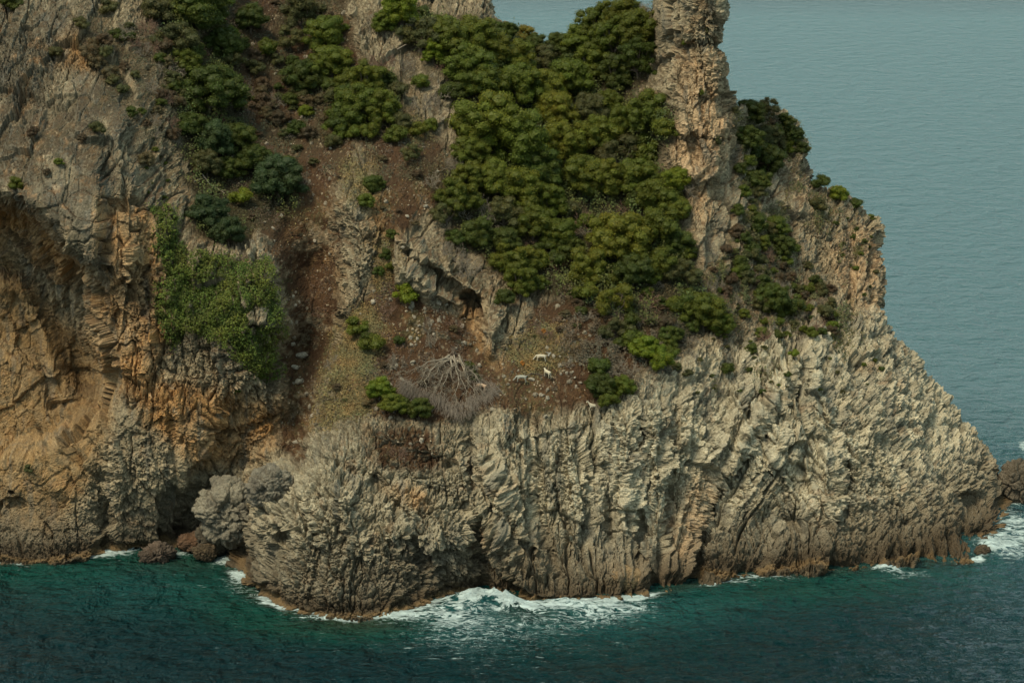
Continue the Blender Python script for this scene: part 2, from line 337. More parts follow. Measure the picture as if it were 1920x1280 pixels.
wx = ux + 14 * fbm(p * 0.35 + 3, 3) + 5 * vnoise(p * 1.6); wy = uy + 14 * fbm(p * 0.35 + 31, 3) + 5 * vnoise(p * 1.6 + 9)
M = {n: samp(union(L, b), wx, wy) for n, L, b in (('soil', SOIL, 9), ('wood', WOOD, 12), ('scrub', SCRUB, 14), ('orange', ORANGE, 12), ('pink', PINK, 12), ('hollow', HOLLOW, 12),
     ('pale', PALE, 30), ('greytop', GREYTOP, 20), ('grass', GRASS, 12), ('lump', LUMP, 24), ('karst', KARST, 24))}
vert = samp(union([[(900,800),(1300,740),(1300,1130),(880,1130)], [(1220,-300),(1400,-300),(1400,350),(1220,350)], [(-300,380),(530,480),(530,760),(-300,760)], [(1560,400),(1700,400),(1700,600),(1560,600)]], 30), ux, uy)
slash = samp(union([[(1300,640),(1560,620),(1600,900),(1560,1080),(1290,1100)]], 30), ux, uy)     # beds leaning /
back = samp(union([[(1560,560),(1700,560),(1890,850),(1890,1060),(1600,1080),(1580,800)], [(280,100),(620,200),(620,400),(300,380)], [(860,850),(1010,980),(1010,1120),(880,1080)]], 30), ux, uy)
rough = 0.30 + 1.0 * smooth(fbm(p * 0.16 + 44, 3), -.25, .3)      # some faces stay smooth, others are shattered
rocky = 1 - 0.8 * np.clip(np.maximum(M['soil'], M['wood']), 0, 1) * (1 - samp(poly_mask([(740,430),(778,440),(860,505),(905,555),(985,566),(994,615),(938,695),(898,645),(905,590),(860,585),(752,535)], 6), wx, wy)) - 0.25 * M['scrub']
slab = samp(union([[(-300,220),(190,230),(190,520),(60,400),(-300,350)], [(180,130),(212,190),(246,262),(208,268),(170,200)], HOLLOW[0]], 14), ux, uy)

pw = p.copy(); p = (p * np.array([1, .25, 1], F32)).astype(F32)      # joints run on into the rock face
wp = p + 0.9 * np.stack([fbm(p * 0.22 + o, 3) for o in (0, 40, 80)], 1) + 0.16 * np.stack([vnoise(p * 1.7 + o) for o in (5, 45, 85)], 1)
S = F32
def rotp(q, a, sx, sz):
    c, s = math.cos(a), math.sin(a)
    return np.stack([(q[:, 0] * c - q[:, 2] * s) * sx, q[:, 1], (q[:, 0] * s + q[:, 2] * c) * sz], 1).astype(F32)
b1, c1, _ = blocks(wp * np.array([1, 1, .7], F32), 5.0, 0.7, 1, 0.05, 0.3, 0.5)
b2, c2, r2 = blocks(wp * np.array([1, 1, .8], F32) + 50, 2.2, 0.9, 2, 0.06, 0.45, 1.8)
b3, c3, r3 = blocks(wp + .12 * np.stack([vnoise(p * 3 + o) for o in (15, 12, 13)], 1) + 20, 0.95, 0.9, 3, 0.12, 0.45, 1.1)
b4, c4, r4 = blocks(wp + 0.1 * np.stack([vnoise(p * 4 + o) for o in (1, 2, 3)], 1) + 70, 0.42, 0.6, 4, 0.2, 0.45, .5)
b5, c5, r5 = blocks((wp + 90).astype(F32), 0.23, 0.7, 8, 0.25, 0.5)
lines_v2, _, _ = blocks(rotp(wp + 3, math.radians(-5), 1.0, 0.18), .55, 0.9, 15, 0.14, 0.5)
lines_v, _, _ = blocks(rotp(wp, math.radians(-3), 1.0, 0.22), 1.3, 0.9, 5, 0.12, 0.5)
lines_s, _, _ = blocks(rotp(wp, math.radians(-32), 1.0, 0.2), 1.0, 0.9, 6, 0.14, 0.5)
lines_b, _, _ = blocks(rotp(wp, math.radians(34), 1.0, 0.28), 1.0, 0.9, 7, 0.14, 0.5)
rg = fbm(wp * 0.9, 5, 0.55, ridged=True)
rg2 = fbm(p * 2.6 + 11, 3, 0.65, ridged=True)
big = fbm(p * 0.11 + 7, 4)
fin = np.clip(.42 / ext.ravel()[idx], 0, 1)      # detail finer than the mesh spacing is left out
b4 = b4 * fin; b5 = b5 * fin ** 2; rg2 = rg2 * fin; lines_v2 = lines_v2 * fin; fs = .35 + .65 * np.clip(fin * 1.6, 0, 1); b3 = b3 * fs; b2 = b2 * fs; lines_v = lines_v * fs; lines_s = lines_s * fs; lines_b = lines_b * fs; rg = rg * fs
ledge = samp(poly_mask([(740,430),(778,440),(860,505),(905,555),(985,566),(994,615),(938,695),(898,645),(905,590),(860,585),(752,535)], 6), wx, wy)
M['soil'] = np.clip(M['soil'] * (1 - ledge), 0, 1); M['wood'] = np.clip(M['wood'] * (1 - ledge), 0, 1)
pinw = samp(poly_mask([(1222,-300),(1400,-300),(1380,350),(1222,350)], 20), ux, uy); b2 = b2 * (1 - .5 * pinw); b3 = b3 * (1 - .35 * pinw); lumpw = M['lump']; karst = M['karst']
disp = 0.55 * big + rocky * (0.34 * b1 * (1 - 0.3 * lumpw) + (0.24 - 0.13 * slab) * b2 + rough * ((0.30 - 0.2 * slab) * b3 + (0.40 - 0.30 * slab) * b4 + (.5 - .36 * slab) * b5)
      + vert * (1 - .1 * pinw) * (1 - .85 * slab) * (0.62 * lines_v + .28 * lines_v2) + 0.7 * slash * lines_s + 0.55 * back * lines_b
      + rough * (0.15 + 0.18 * lumpw + 0.18 * karst - 0.06 * slab) * rg + (0.08 + 0.05 * lumpw + 0.04 * karst) * rg2)
disp += (1 - rocky) * (0.10 * fbm(p * 1.3, 3) + 0.05 * rg2)
# knobbly weathered limestone on the lump: rounded knobs
kq = wp * 1.15 + 5
F1k, F2k, _, _ = worley(kq, 9)
F1m, F2m, _, _ = worley(wp * 2.7 + 8, 10)
def crv(F1_, F2_, w): return np.clip(1 - (F2_ - F1_) / w, 0, 1) ** 2
F1n, F2n, _, _ = worley(wp * .5 + 18, 11)
disp += (0.60 * lumpw + 0.36 * karst) * (0.55 - F1k) + (0.24 * lumpw + 0.20 * karst) * (0.5 - F1m) + .9 * (lumpw + .6 * karst) * (.55 - F1n)
disp -= (lumpw + .8 * karst) * (.45 * crv(F1k, F2k, .16) + .18 * crv(F1m, F2m, .2) + .7 * crv(F1n, F2n, .1))
# wave-cut notch just above the water
z = p[:, 2]
# upright beds that fan out from the fin of the pale cliff
Xw = p[:, 0]; lean = .75 * smooth(Xw, 14, 26) * (1 - smooth(Xw, 33.5, 38)) - .62 * smooth(Xw, 34, 40)
phi = Xw - lean * (p[:, 2] - 12) + 1.6 * fbm(p * .12 + 61, 3) + .35 * vnoise(p * .7 + 5)
def beds(f, fz, o): return 1 - 2 * np.abs(vnoise(np.stack([phi * f, p[:, 1] * f * .2, p[:, 2] * fz], 1).astype(F32) + o))
bedm = samp(union([[(880,760),(1000,790),(1180,745),(1300,640),(1560,600),(1680,590),(1830,800),(1830,1060),(1300,1110),(880,1130)]], 24), ux, uy)
disp += bedm * (1.15 * beds(.24, .03, 7) + .55 * beds(.7, .07, 17) + .14 * beds(1.9, .2, 27)) * (1 - .35 * karst)
def joint(fq, w, o, fz=.02):      # long open joints along the beds
    v = vnoise(np.stack([phi * fq, p[:, 1] * .05, p[:, 2] * fz], 1).astype(F32) + o); return np.exp(-(v / w) ** 2)
disp -= bedm * (1.5 * joint(.22, .05, 3) * smooth(fbm(p * .09 + 12, 2), -.25, .1) + .7 * joint(.6, .07, 43) * smooth(fbm(p * .15 + 2, 2), -.1, .2) + .35 * joint(1.5, .1, 83, .1))
disp -= .8 * rocky * (1 - bedm) * (1 - .6 * slab) * np.exp(-(fbm(np.stack([p[:, 0] * .3, p[:, 1] * .1, p[:, 2] * .16], 1) + 91, 3) / .035) ** 2)
disp -= 0.5 * np.exp(-((z - 0.9) / 0.6) ** 2) - 0.35 * np.exp(-((z - 0.05) / 0.28) ** 2)
p2 = (pw + nrm * disp[:, None]).astype(F32)
print("disp", round(time.time() - T0, 1))

Gd = G.copy().reshape(-1, 3); Gd[idx] = p2; Gd = Gd.reshape(GH, GW, 3)
Nf = grid_normals(Gd).reshape(-1, 3)[idx]
up_ = Nf[:, 2]
# ---------------- rock colours (base colours of the materials themselves)
n1 = fbm(p * 0.25 + 3, 4); n2 = fbm(p * 1.1 + 13, 4); n3 = fbm(p * 4.0 + 23, 3); n4 = fbm(np.stack([p[:, 0] * 1.2, p[:, 1] * 1.2, p[:, 2] * 0.16], 1) + 33, 4)
def C3(*c): return np.array(c, F32)
def mixc(a, b, t): return a * (1 - t[:, None]) + b * t[:, None]
one = np.ones(len(p), F32)
c = C3(.32, .262, .165) * one[:, None]
c = mixc(c, C3(.54, .485, .34), np.clip(M['pale'] * (0.75 + 0.5 * n2), 0, 1))
c = mixc(c, C3(.36, .315, .215), np.clip(lumpw * 0.8, 0, 1))
c = mixc(c, C3(.125, .108, .075), np.clip(M['greytop'] * (0.8 + 0.9 * n1 + 0.8 * n4), 0, .92))
c = mixc(c, C3(.42, .225, .08), np.clip(M['orange'] * (0.75 + 0.7 * n1 + 0.3 * n2), 0, 1))
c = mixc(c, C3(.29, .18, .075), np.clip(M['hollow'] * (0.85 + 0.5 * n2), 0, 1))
c = mixc(c, C3(.58, .38, .205), np.clip(M['pink'] * (0.75 + 0.6 * n1 + 0.5 * n4), 0, 1) * .85)
t = smooth(n4 + 0.35 * n2, 0.12, 0.45) * (1 - M['soil']); c = mixc(c, C3(.15, .145, .115), t * 0.68 * (1 - 0.15 * M['orange']) * (1 - 0.2 * M['hollow']))   # grey runs
t = smooth(n1 * 0.6 + n2, 0.25, 0.6); c = mixc(c, C3(.34, .185, .08), t * (0.38 + .3 * M['greytop']))               # rusty patches
t = smooth(n2 + 0.5 * n3, 0.3, 0.75); c = mixc(c, C3(.50, .43, .30), t * 0.5 * (1 - M['hollow'] * .7))              # fresh pale faces
c *= (1 + 0.22 * (r2 + r3) + 0.22 * r4 + .2 * r5 * fin + .22 * n3 * fin)[:, None]
c = mixc(c, C3(.09, .08, .048), smooth(fbm(p * 1.9 + 60, 4), 0.14, 0.45) * 0.62)                                   # dark lichen
soilc = mixc(C3(.066, .034, .015) * one[:, None], C3(.130, .073, .031), smooth(n2, -0.2, 0.5))
soilc = mixc(soilc, C3(.13, .10, .042), np.clip(M['grass'] * 1.2 * (0.8 + n3), 0, 1) * .8)
soilc = mixc(soilc, C3(.065, .065, .025), smooth(n1 + .6 * n3, 0.25, 0.6) * 0.6)
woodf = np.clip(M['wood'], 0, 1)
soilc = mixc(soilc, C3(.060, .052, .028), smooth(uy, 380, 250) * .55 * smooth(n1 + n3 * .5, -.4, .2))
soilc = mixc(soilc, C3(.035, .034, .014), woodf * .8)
soilc = mixc(soilc, C3(.27, .21, .13), smooth(fbm(p * 3.1 + 90, 2), .42, .55) * .8 * (1 - woodf))          # stones in the scree
st = np.clip(np.maximum(M['soil'], M['wood']) * 1.25 * (1 - 0.75 * smooth(n2 - up_ * .8, -.25, .25) * (1 - M['wood'])), 0, 1)
st = np.maximum(st, M['scrub'] * smooth(up_ + .3 * n2, .35, .7) * .8)
st = np.maximum(st, smooth(up_ + 0.3 * n1, .62, .9) * .8 * smooth(z, 12, 22) * (1 - M['pale'] * .7))
c = mixc(c, soilc, st)
# tide marks
zz = z + 0.55 * n2 + .3 * n1
zb = z + 3.2 * n1 + 1.6 * n4
c = mixc(c, C3(.15, .125, .085), smooth(zb, 10, 1.5) * .72 * smooth(zz, -1, 0.4))
c = mixc(c, C3(.11, .085, .052), smooth(zz, 3.8, 1.5) * .5 * smooth(zz, -1, 0.4))
c = mixc(c, C3(.07, .048, .026), smooth(zz, 2.4, 1.0) * .75)
c = mixc(c, C3(.21, .135, .060), smooth(np.abs(zz - 0.35), .5, .15) * .7)
c = np.clip(c, .012, .7)

# ---------------- split the terrain in named pieces
remap = np.full(GH * GW, -1, np.int32); remap[idx] = np.arange(len(idx))
ii = np.arange(GH * GW).reshape(GH, GW)
Q = np.stack([ii[:-1, :-1], ii[:-1, 1:], ii[1:, 1:], ii[1:, :-1]], -1).reshape(-1, 4)
Q = Q[:, ::-1]
Q = remap[Q]; Q = Q[(Q >= 0).all(1)]
cx = ux[Q[:, 0]]; cy = uy[Q[:, 0]]
PIN = [(1232,-300),(1235,55),(1262,92),(1252,125),(1212,170),(1232,260),(1240,290),(1300,345),(1350,340),(1374,270),(1376,205),(1500,100),(1500,-300)]
LEFT = [(-400,-400),(480,-400),(330,100),(300,330),(300,480),(340,520),(530,480),(536,700),(530,800),(545,850),(470,900),(440,1040),(440,1400),(-400,1400)]
pin_f = inside_poly(PIN, cx, cy); left_f = inside_poly(LEFT, cx, cy) & ~pin_f

rock, nt, bs = mat_new("limestone")
vc = N(nt, "ShaderNodeVertexColor", layer_name="albedo")
tc = N(nt, "ShaderNodeTexCoord")
nz1 = N(nt, "ShaderNodeTexNoise"); nz1.inputs['Scale'].default_value = 5.0; nz1.inputs['Detail'].default_value = 6; nz1.inputs['Roughness'].default_value = 0.7
nz2 = N(nt, "ShaderNodeTexNoise"); nz2.inputs['Scale'].default_value = 1.6; nz2.inputs['Detail'].default_value = 8; nz2.inputs['Roughness'].default_value = 0.72
mpp = N(nt, 'ShaderNodeMapping'); mpp.inputs['Scale'].default_value = (1, .4, 1); nt.links.new(tc.outputs['Object'], mpp.inputs['Vector'])
for q in (nz1, nz2): nt.links.new(mpp.outputs[0], q.inputs['Vector'])
rmp = N(nt, "ShaderNodeMapRange"); rmp.inputs['From Min'].default_value = .3; rmp.inputs['From Max'].default_value = .7; rmp.inputs['To Min'].default_value = .58; rmp.inputs['To Max'].default_value = 1.42
nt.links.new(nz1.outputs['Fac'], rmp.inputs['Value'])
mul = N(nt, "ShaderNodeVectorMath", operation='SCALE'); nt.links.new(vc.outputs['Color'], mul.inputs[0]); nt.links.new(rmp.outputs[0], mul.inputs['Scale'])
nt.links.new(mul.outputs[0], bs.inputs['Base Color']); bs.inputs['Roughness'].default_value = .93; bs.inputs['Specular IOR Level'].default_value = .25
bp = N(nt, "ShaderNodeBump"); bp.inputs['Strength'].default_value = .9; bp.inputs['Distance'].default_value = .5
add = N(nt, "ShaderNodeMath", operation='ADD'); nt.links.new(nz1.outputs['Fac'], add.inputs[0]); nt.links.new(nz2.outputs['Fac'], add.inputs[1])
nt.links.new(add.outputs[0], bp.inputs['Height']); nt.links.new(bp.outputs[0], bs.inputs['Normal'])
ROCK = rock

TERR = {}
for nm, msk, lab in (("sea_cave_cliff", left_f, "tall orange and grey cliff with the deep hollow beside the ravine"),
                     ("rock_pinnacle", pin_f, "pinkish tan rock tower standing up above the wooded slope"),
                     ("headland", ~(left_f | pin_f), "limestone headland with wooded slope, red soil and pale fluted sea cliff")):
    q = Q[msk]; u, inv = np.unique(q, return_inverse=True)
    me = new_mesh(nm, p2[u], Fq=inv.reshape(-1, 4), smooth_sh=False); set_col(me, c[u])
    TERR[nm] = link(nm, me, ROCK, label=lab, kind="structure")
print("terrain", len(Q), round(time.time() - T0, 1))

# coarse copy used only to find where things stand
cs = 2
sub = Gd[::cs, ::cs]; kv = keep_v.reshape(GH, GW)[::cs, ::cs]
hh, ww = kv.shape; jj = np.arange(hh * ww).reshape(hh, ww)
cq = np.stack([jj[:-1, :-1], jj[1:, :-1], jj[1:, 1:], jj[:-1, 1:]], -1).reshape(-1, 4)
cq = cq[kv.ravel()[cq].all(1)]
BVH = BVHTree.FromPolygons(sub.reshape(-1, 3).tolist(), cq.tolist())
def hit(px_, py_):
    d = Vector(ray(px_, py_)).normalized(); r = BVH.ray_cast(Vector(CAM), d, 1000)
    return (r[0], r[1] if r[1].dot(d) < 0 else -r[1]) if r[0] is not None else (None, None)
SCL = lambda P_: ((P_ - Vector(CAM)).dot(Vector(FWD))) / FPX       # metres per photograph pixel at that distance
print("bvh", round(time.time() - T0, 1))
# ------------------------------------------------------------------ the sea
xs = np.concatenate([-np.geomspace(20000, 82, 50), np.arange(-80, 92, 0.34), np.geomspace(93, 20000, 50)])
ys = np.concatenate([-np.geomspace(800, 62, 14), np.arange(-60, 50, 0.36), 50 + np.geomspace(.4, 250, 160), np.geomspace(310, 40000, 40)])
SX, SY = np.meshgrid(xs, ys); sh, sw = SX.shape
sp = np.stack([SX.ravel(), SY.ravel(), np.zeros(SX.size)], 1).astype(F32)
shore = at0(np.array([w[0] for w in WATER]), np.array([w[1] for w in WATER]))
shl = [tuple(v[:2]) for v in shore]
nearv = (np.abs(sp[:, 0]) < 100) & (sp[:, 1] > -70) & (sp[:, 1] < 80)
dsh = np.full(len(sp), 99, F32); dd, _, _ = seg_dist(sp[nearv, 0], sp[nearv, 1], shl + [(72, 42), (75, 60)]); dsh[nearv] = dd
dist = np.hypot(sp[:, 0], sp[:, 1] + 300)
fade = smooth(dist, 400, 320) * (np.abs(sp[:, 0]) < 95)
zs = 0.30 * fbm(np.stack([sp[:, 0] * .10 + sp[:, 1] * .05, sp[:, 1] * .30 - sp[:, 0] * .06, sp[:, 0] * 0], 1) + 5, 3) \
   + 0.22 * fbm(np.stack([sp[:, 0] * .35 - sp[:, 1] * .15, sp[:, 1] * .8 + sp[:, 0] * .1, sp[:, 0] * 0], 1) + 50, 3, .55, True)
zs *= fade
def blob(px_, py_, rx, ry, rot=0.0):
    c0 = at0(np.array([px_]), np.array([py_]))[0]; dx = sp[:, 0] - c0[0]; dy = sp[:, 1] - c0[1]
    cr, sr = math.cos(rot), math.sin(rot); a = (dx * cr + dy * sr) / rx; b = (-dx * sr + dy * cr) / ry
    return np.exp(-(a * a + b * b))
# the swell that breaks on the rocks
brk = 1.8 * blob(895, 1130, 3.2, 2.0) + 1.6 * blob(955, 1138, 2.8, 1.3, -.35) + .9 * blob(1052, 1137, 2.2, 1.0, .3) + .5 * blob(1110, 1140, 4, 1.3) + .7 * blob(1660, 1068, 1.6, 1.3) + .7 * blob(1860, 1030, 3, 4)
lum = fbm(sp * np.array([.7, .7, 1], F32) + 9, 4, .6, True)
zs += brk * (0.75 + 0.4 * lum)
foam = (.08 * blob(1000, 1215, 22, 18) + .06 * blob(1250, 1180, 22, 12) + .1 * blob(600, 1190, 18, 12) + 1.0 * smooth(dsh, 1.6, 0.1) * smooth(fbm(sp * .15 + 70, 2), -.3, .25) * .9 + .25 * smooth(dsh, 4, .5) * smooth(fbm(sp * .09 + 30, 2), -.1, .3)
      + .9 * blob(895, 1128, 3.2, 1.8) + .40 * blob(850, 1150, 3.0, 4.5) + 1.0 * blob(960, 1138, 3.4, 1.4, -.3) + .7 * blob(1070, 1136, 3.8, 1.6) + .36 * blob(1120, 1150, 5.5, 4.0) + .18 * blob(960, 1165, 10, 5)
      + .35 * blob(1190, 1135, 5, 3) + .45 * blob(740, 1152, 5, 2) + .12 * blob(860, 1190, 9, 8)
      + .9 * blob(1664, 1068, 1.4, 1.2) + .55 * blob(1710, 1078, 3.4, 2.6) + .75 * blob(1862, 1022, 2.6, 4) + .75 * blob(1905, 985, 3.5, 8) + .45 * blob(1905, 1035, 5, 7) + .35 * blob(1930, 900, 5, 12)
      + .8 * blob(205, 1037, 3, 2.0) + .5 * blob(150, 1045, 4, 2) + .8 * blob(420, 1050, 1.6, 2.4) + .6 * blob(335, 1040, 3, 1.8) + .3 * blob(20, 1066, 5, 2)
      + .24 * blob(400, 1100, 7, 7) + .17 * blob(280, 1092, 6, 5) + .22 * blob(1360, 1098, 5, 2.5) + .26 * blob(1460, 1084, 8, 2) + .16 * blob(1000, 1215, 16, 14) + .10 * blob(700, 1230, 16, 12))
green = np.clip(smooth(dsh, 14, 1.5) * .75 * (sp[:, 0] < 62) + .6 * blob(1480, 1105, 18, 7) + .5 * blob(1250, 1130, 9, 7) + .6 * blob(250, 1090, 18, 12) + .4 * blob(520, 1160, 8, 7) + .5 * blob(690, 1172, 9, 6) + .35 * blob(1050, 1180, 18, 12), 0, 1)
teal = np.clip(.35 * blob(1300, 1140, 14, 8) + .3 * blob(250, 1100, 14, 10) + .8 * blob(880, 1150, 7, 10) + .5 * blob(1100, 1150, 10, 9) + .5 * blob(1900, 1010, 10, 14), 0, 1)
kelp = np.clip(blob(670, 1168, 7, 3) + .7 * blob(980, 1150, 4, 3) + .5 * blob(340, 1058, 8, 4) + .7 * smooth(dsh, 2.2, .4), 0, 1)
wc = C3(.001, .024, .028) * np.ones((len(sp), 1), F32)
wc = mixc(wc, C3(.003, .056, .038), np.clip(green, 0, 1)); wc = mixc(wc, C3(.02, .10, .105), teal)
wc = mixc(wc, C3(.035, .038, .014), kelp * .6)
wc = mixc(wc, C3(.050, .135, .150), smooth(dist + .9 * np.clip(sp[:, 0], -60, 160) + 14 * fbm(sp * .03 + 3, 3), 292, 480))  # sky reflection put into the water colour: paler far out and to the right
wc = mixc(wc, C3(.002, .020, .028), smooth(sp[:, 1], 590, 660) * .9)  # distant dark band: cloud shadow painted into the water colour
# foam lace
lace = fbm(np.stack([sp[:, 0] * .8, sp[:, 1] * .55, sp[:, 2]], 1) + 4, 4, .6, True)
sp[:, 2] = zs
kk = np.arange(sh * sw).reshape(sh, sw)
SQ = np.stack([kk[:-1, :-1], kk[:-1, 1:], kk[1:, 1:], kk[1:, :-1]], -1).reshape(-1, 4)
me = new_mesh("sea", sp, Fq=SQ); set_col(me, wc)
fa = me.attributes.new("foam", 'FLOAT', 'POINT'); fa.data.foreach_set("value", foam.astype(F32))
seam, nt, bs = mat_new("sea_water")
vc = N(nt, "ShaderNodeVertexColor", layer_name="albedo"); tc = N(nt, "ShaderNodeTexCoord")
def mapping(sx, sy, rot):
    m = N(nt, "ShaderNodeMapping"); m.inputs['Scale'].default_value = (sx, sy, 1); m.inputs['Rotation'].default_value = (0, 0, rot); nt.links.new(tc.outputs['Object'], m.inputs['Vector']); return m
def noise(m, sc, det, rough=.6, dist_=0.0):
    n = N(nt, "ShaderNodeTexNoise"); n.inputs['Scale'].default_value = sc; n.inputs['Detail'].default_value = det; n.inputs['Roughness'].default_value = rough; n.inputs['Distortion'].default_value = dist_
    nt.links.new(m.outputs[0], n.inputs['Vector']); return n
def math_(op, a, b=None, cl=False):
    n = N(nt, "ShaderNodeMath", operation=op, use_clamp=cl)
    for i, v in enumerate((a, b)):
        if v is None: continue
        if isinstance(v, (int, float)): n.inputs[i].default_value = v
        else: nt.links.new(v, n.inputs[i])
    return n.outputs[0]
w1 = noise(mapping(.5, 1, .14), .6, 5, .6, .3); w2 = noise(mapping(.6, 1, -.12), 1.9, 4, .62, .4); w4 = noise(mapping(1.3, 1, .1), .17, 4, .6, .4); w3 = noise(mapping(.6, 1, .2), .17, 3)
hgt = math_('ADD', math_('ADD', math_('MULTIPLY', w1.outputs['Fac'], 2.2), math_('MULTIPLY', w2.outputs['Fac'], .8)), math_('ADD', math_('MULTIPLY', w3.outputs['Fac'], 2.0), math_('MULTIPLY', w4.outputs['Fac'], 4.2)))
bp = N(nt, "ShaderNodeBump"); bp.inputs['Strength'].default_value = 1.0; bp.inputs['Distance'].default_value = 2.2
nt.links.new(hgt, bp.inputs['Height'])
nt.links.new(vc.outputs['Color'], bs.inputs['Base Color']); bs.inputs['Roughness'].default_value = .08; bs.inputs['IOR'].default_value = 1.33
nt.links.new(bp.outputs[0], bs.inputs['Normal'])
at = N(nt, "ShaderNodeAttribute", attribute_name="foam")
l1 = noise(mapping(.5, 1.0, .12), .8, 5, .6, 1.2); l2 = noise(mapping(.5, 1, -.1), 2.6, 4, .62, .6)
rid = math_('SUBTRACT', 1.0, math_('MULTIPLY', math_('ABSOLUTE', math_('SUBTRACT', l1.outputs['Fac'], .5)), 8.5))      # thin laces
lac = math_('ADD', math_('MULTIPLY', rid, .62), math_('MULTIPLY', l2.outputs['Fac'], .55))
th = math_('SUBTRACT', 1.22, math_('MULTIPLY', at.outputs['Fac'], 1.05))
ff = math_('MULTIPLY', math_('SUBTRACT', lac, th), 3.2, True)
fl = N(nt, "ShaderNodeTexNoise"); flm = mapping(.35, 1.5, .05); nt.links.new(flm.outputs[0], fl.inputs['Vector']); fl.inputs['Scale'].default_value = 1.1; fl.inputs['Detail'].default_value = 4; fl.inputs['Roughness'].default_value = .7
ff2 = math_('ADD', ff, math_('MULTIPLY', math_('MULTIPLY', math_('SUBTRACT', fl.outputs['Fac'], math_('SUBTRACT', .70, math_('MULTIPLY', at.outputs['Fac'], .22, True))), 9.0, True), math_('GREATER_THAN', at.outputs['Fac'], .03)), True)
fb = N(nt, "ShaderNodeBsdfDiffuse"); fb.inputs['Color'].default_value = (.46, .56, .54, 1)
bp2 = N(nt, "ShaderNodeBump"); bp2.inputs['Distance'].default_value = .4; nt.links.new(lac, bp2.inputs['Height']); nt.links.new(bp2.outputs[0], fb.inputs['Normal'])
mx = N(nt, "ShaderNodeMixShader"); nt.links.new(ff2, mx.inputs[0]); nt.links.new(bs.outputs[0], mx.inputs[1]); nt.links.new(fb.outputs[0], mx.inputs[2])
nt.links.new(mx.outputs[0], nt.nodes["Material Output"].inputs['Surface'])
link("sea", me, seam, label="dark teal sea with white foam along the foot of the cliffs", kind="structure")
print("sea", len(sp), round(time.time() - T0, 1))
# ------------------------------------------------------------------ plants: building blocks
def tube(V, F, pts, rad, sides=5):
    base = len(V); pts = [np.array(q, float) for q in pts]
    for i, q in enumerate(pts):
        t = pts[min(i + 1, len(pts) - 1)] - pts[max(i - 1, 0)]; t /= np.linalg.norm(t) + 1e-9
        a = np.cross(t, (0.13, 0.2, 1.0) if abs(t[2]) < .9 else (1, 0, 0.1)); a /= np.linalg.norm(a) + 1e-9; b = np.cross(t, a)
        for k in range(sides):
            an = 2 * math.pi * k / sides; V.append(q + rad[i] * (math.cos(an) * a + math.sin(an) * b))
    for i in range(len(pts) - 1):
        for k in range(sides):
            k2 = (k + 1) % sides
            F.append((base + i * sides + k, base + i * sides + k2, base + (i + 1) * sides + k2, base + (i + 1) * sides + k))
def quads(cen, nor, size, rng, asp=1.6):
    """leaf-sized four-cornered faces"""
    n = len(cen); r = rng.normal(size=(n, 3)); t = np.cross(nor, r); t /= np.linalg.norm(t, axis=1, keepdims=True) + 1e-9
    b = np.cross(nor, t); b /= np.linalg.norm(b, axis=1, keepdims=True) + 1e-9
    s = size[:, None]; t = t * s * asp * .5; b = b * s * .5
    V = np.stack([cen - t, cen - b * .9 + t * .1, cen + t, cen + b * .9 + t * .1], 1).reshape(-1, 3)
    return V, np.arange(n * 4).reshape(n, 4)
def unit(v): return v / (np.linalg.norm(v, axis=-1, keepdims=True) + 1e-9)
_t = (1 + 5 ** .5) / 2
ICO_V = unit(np.array([(-1,_t,0),(1,_t,0),(-1,-_t,0),(1,-_t,0),(0,-1,_t),(0,1,_t),(0,-1,-_t),(0,1,-_t),(_t,0,-1),(_t,0,1),(-_t,0,-1),(-_t,0,1)], float))
ICO_F = np.array([(0,11,5),(0,5,1),(0,1,7),(0,7,10),(0,10,11),(1,5,9),(5,11,4),(11,10,2),(10,7,6),(7,1,8),(3,9,4),(3,4,2),(3,2,6),(3,6,8),(3,8,9),(4,9,5),(2,4,11),(6,2,10),(8,6,7),(9,8,1)])
def ico(sub):
    V = ICO_V.copy(); Fc = ICO_F.copy()
    for _ in range(sub):
        e = np.sort(np.concatenate([Fc[:, [0, 1]], Fc[:, [1, 2]], Fc[:, [2, 0]]]), 1); u, inv = np.unique(e, axis=0, return_inverse=True); inv = inv.ravel()
        mid = unit((V[u[:, 0]] + V[u[:, 1]])); n = len(V); m = len(Fc); a, b_, c_ = inv[:m] + n, inv[m:2 * m] + n, inv[2 * m:] + n
        V = np.concatenate([V, mid]); Fc = np.concatenate([np.stack([Fc[:, 0], a, c_], 1), np.stack([Fc[:, 1], b_, a], 1), np.stack([Fc[:, 2], c_, b_], 1), np.stack([a, b_, c_], 1)])
    return V, Fc

leafm, nt, bs = mat_new("leaves")
vc = N(nt, "ShaderNodeVertexColor", layer_name="tone"); oi = N(nt, "ShaderNodeObjectInfo")
mm = N(nt, "ShaderNodeMix", data_type='RGBA', blend_type='MULTIPLY'); mm.inputs[0].default_value = 1
nt.links.new(vc.outputs['Color'], mm.inputs[6]); nt.links.new(oi.outputs['Color'], mm.inputs[7])
nt.links.new(mm.outputs[2], bs.inputs['Base Color']); bs.inputs['Roughness'].default_value = .62; bs.inputs['Specular IOR Level'].default_value = .3
tr = N(nt, "ShaderNodeBsdfTranslucent"); nt.links.new(mm.outputs[2], tr.inputs['Color']); ms = N(nt, "ShaderNodeMixShader"); ms.inputs[0].default_value = .32
nt.links.new(bs.outputs[0], ms.inputs[1]); nt.links.new(tr.outputs[0], ms.inputs[2]); nt.links.new(ms.outputs[0], nt.nodes["Material Output"].inputs['Surface'])
coverm, nt, bs = mat_new("ground_cover")
vc = N(nt, "ShaderNodeVertexColor", layer_name="tone"); nt.links.new(vc.outputs['Color'], bs.inputs['Base Color']); bs.inputs['Roughness'].default_value = .8
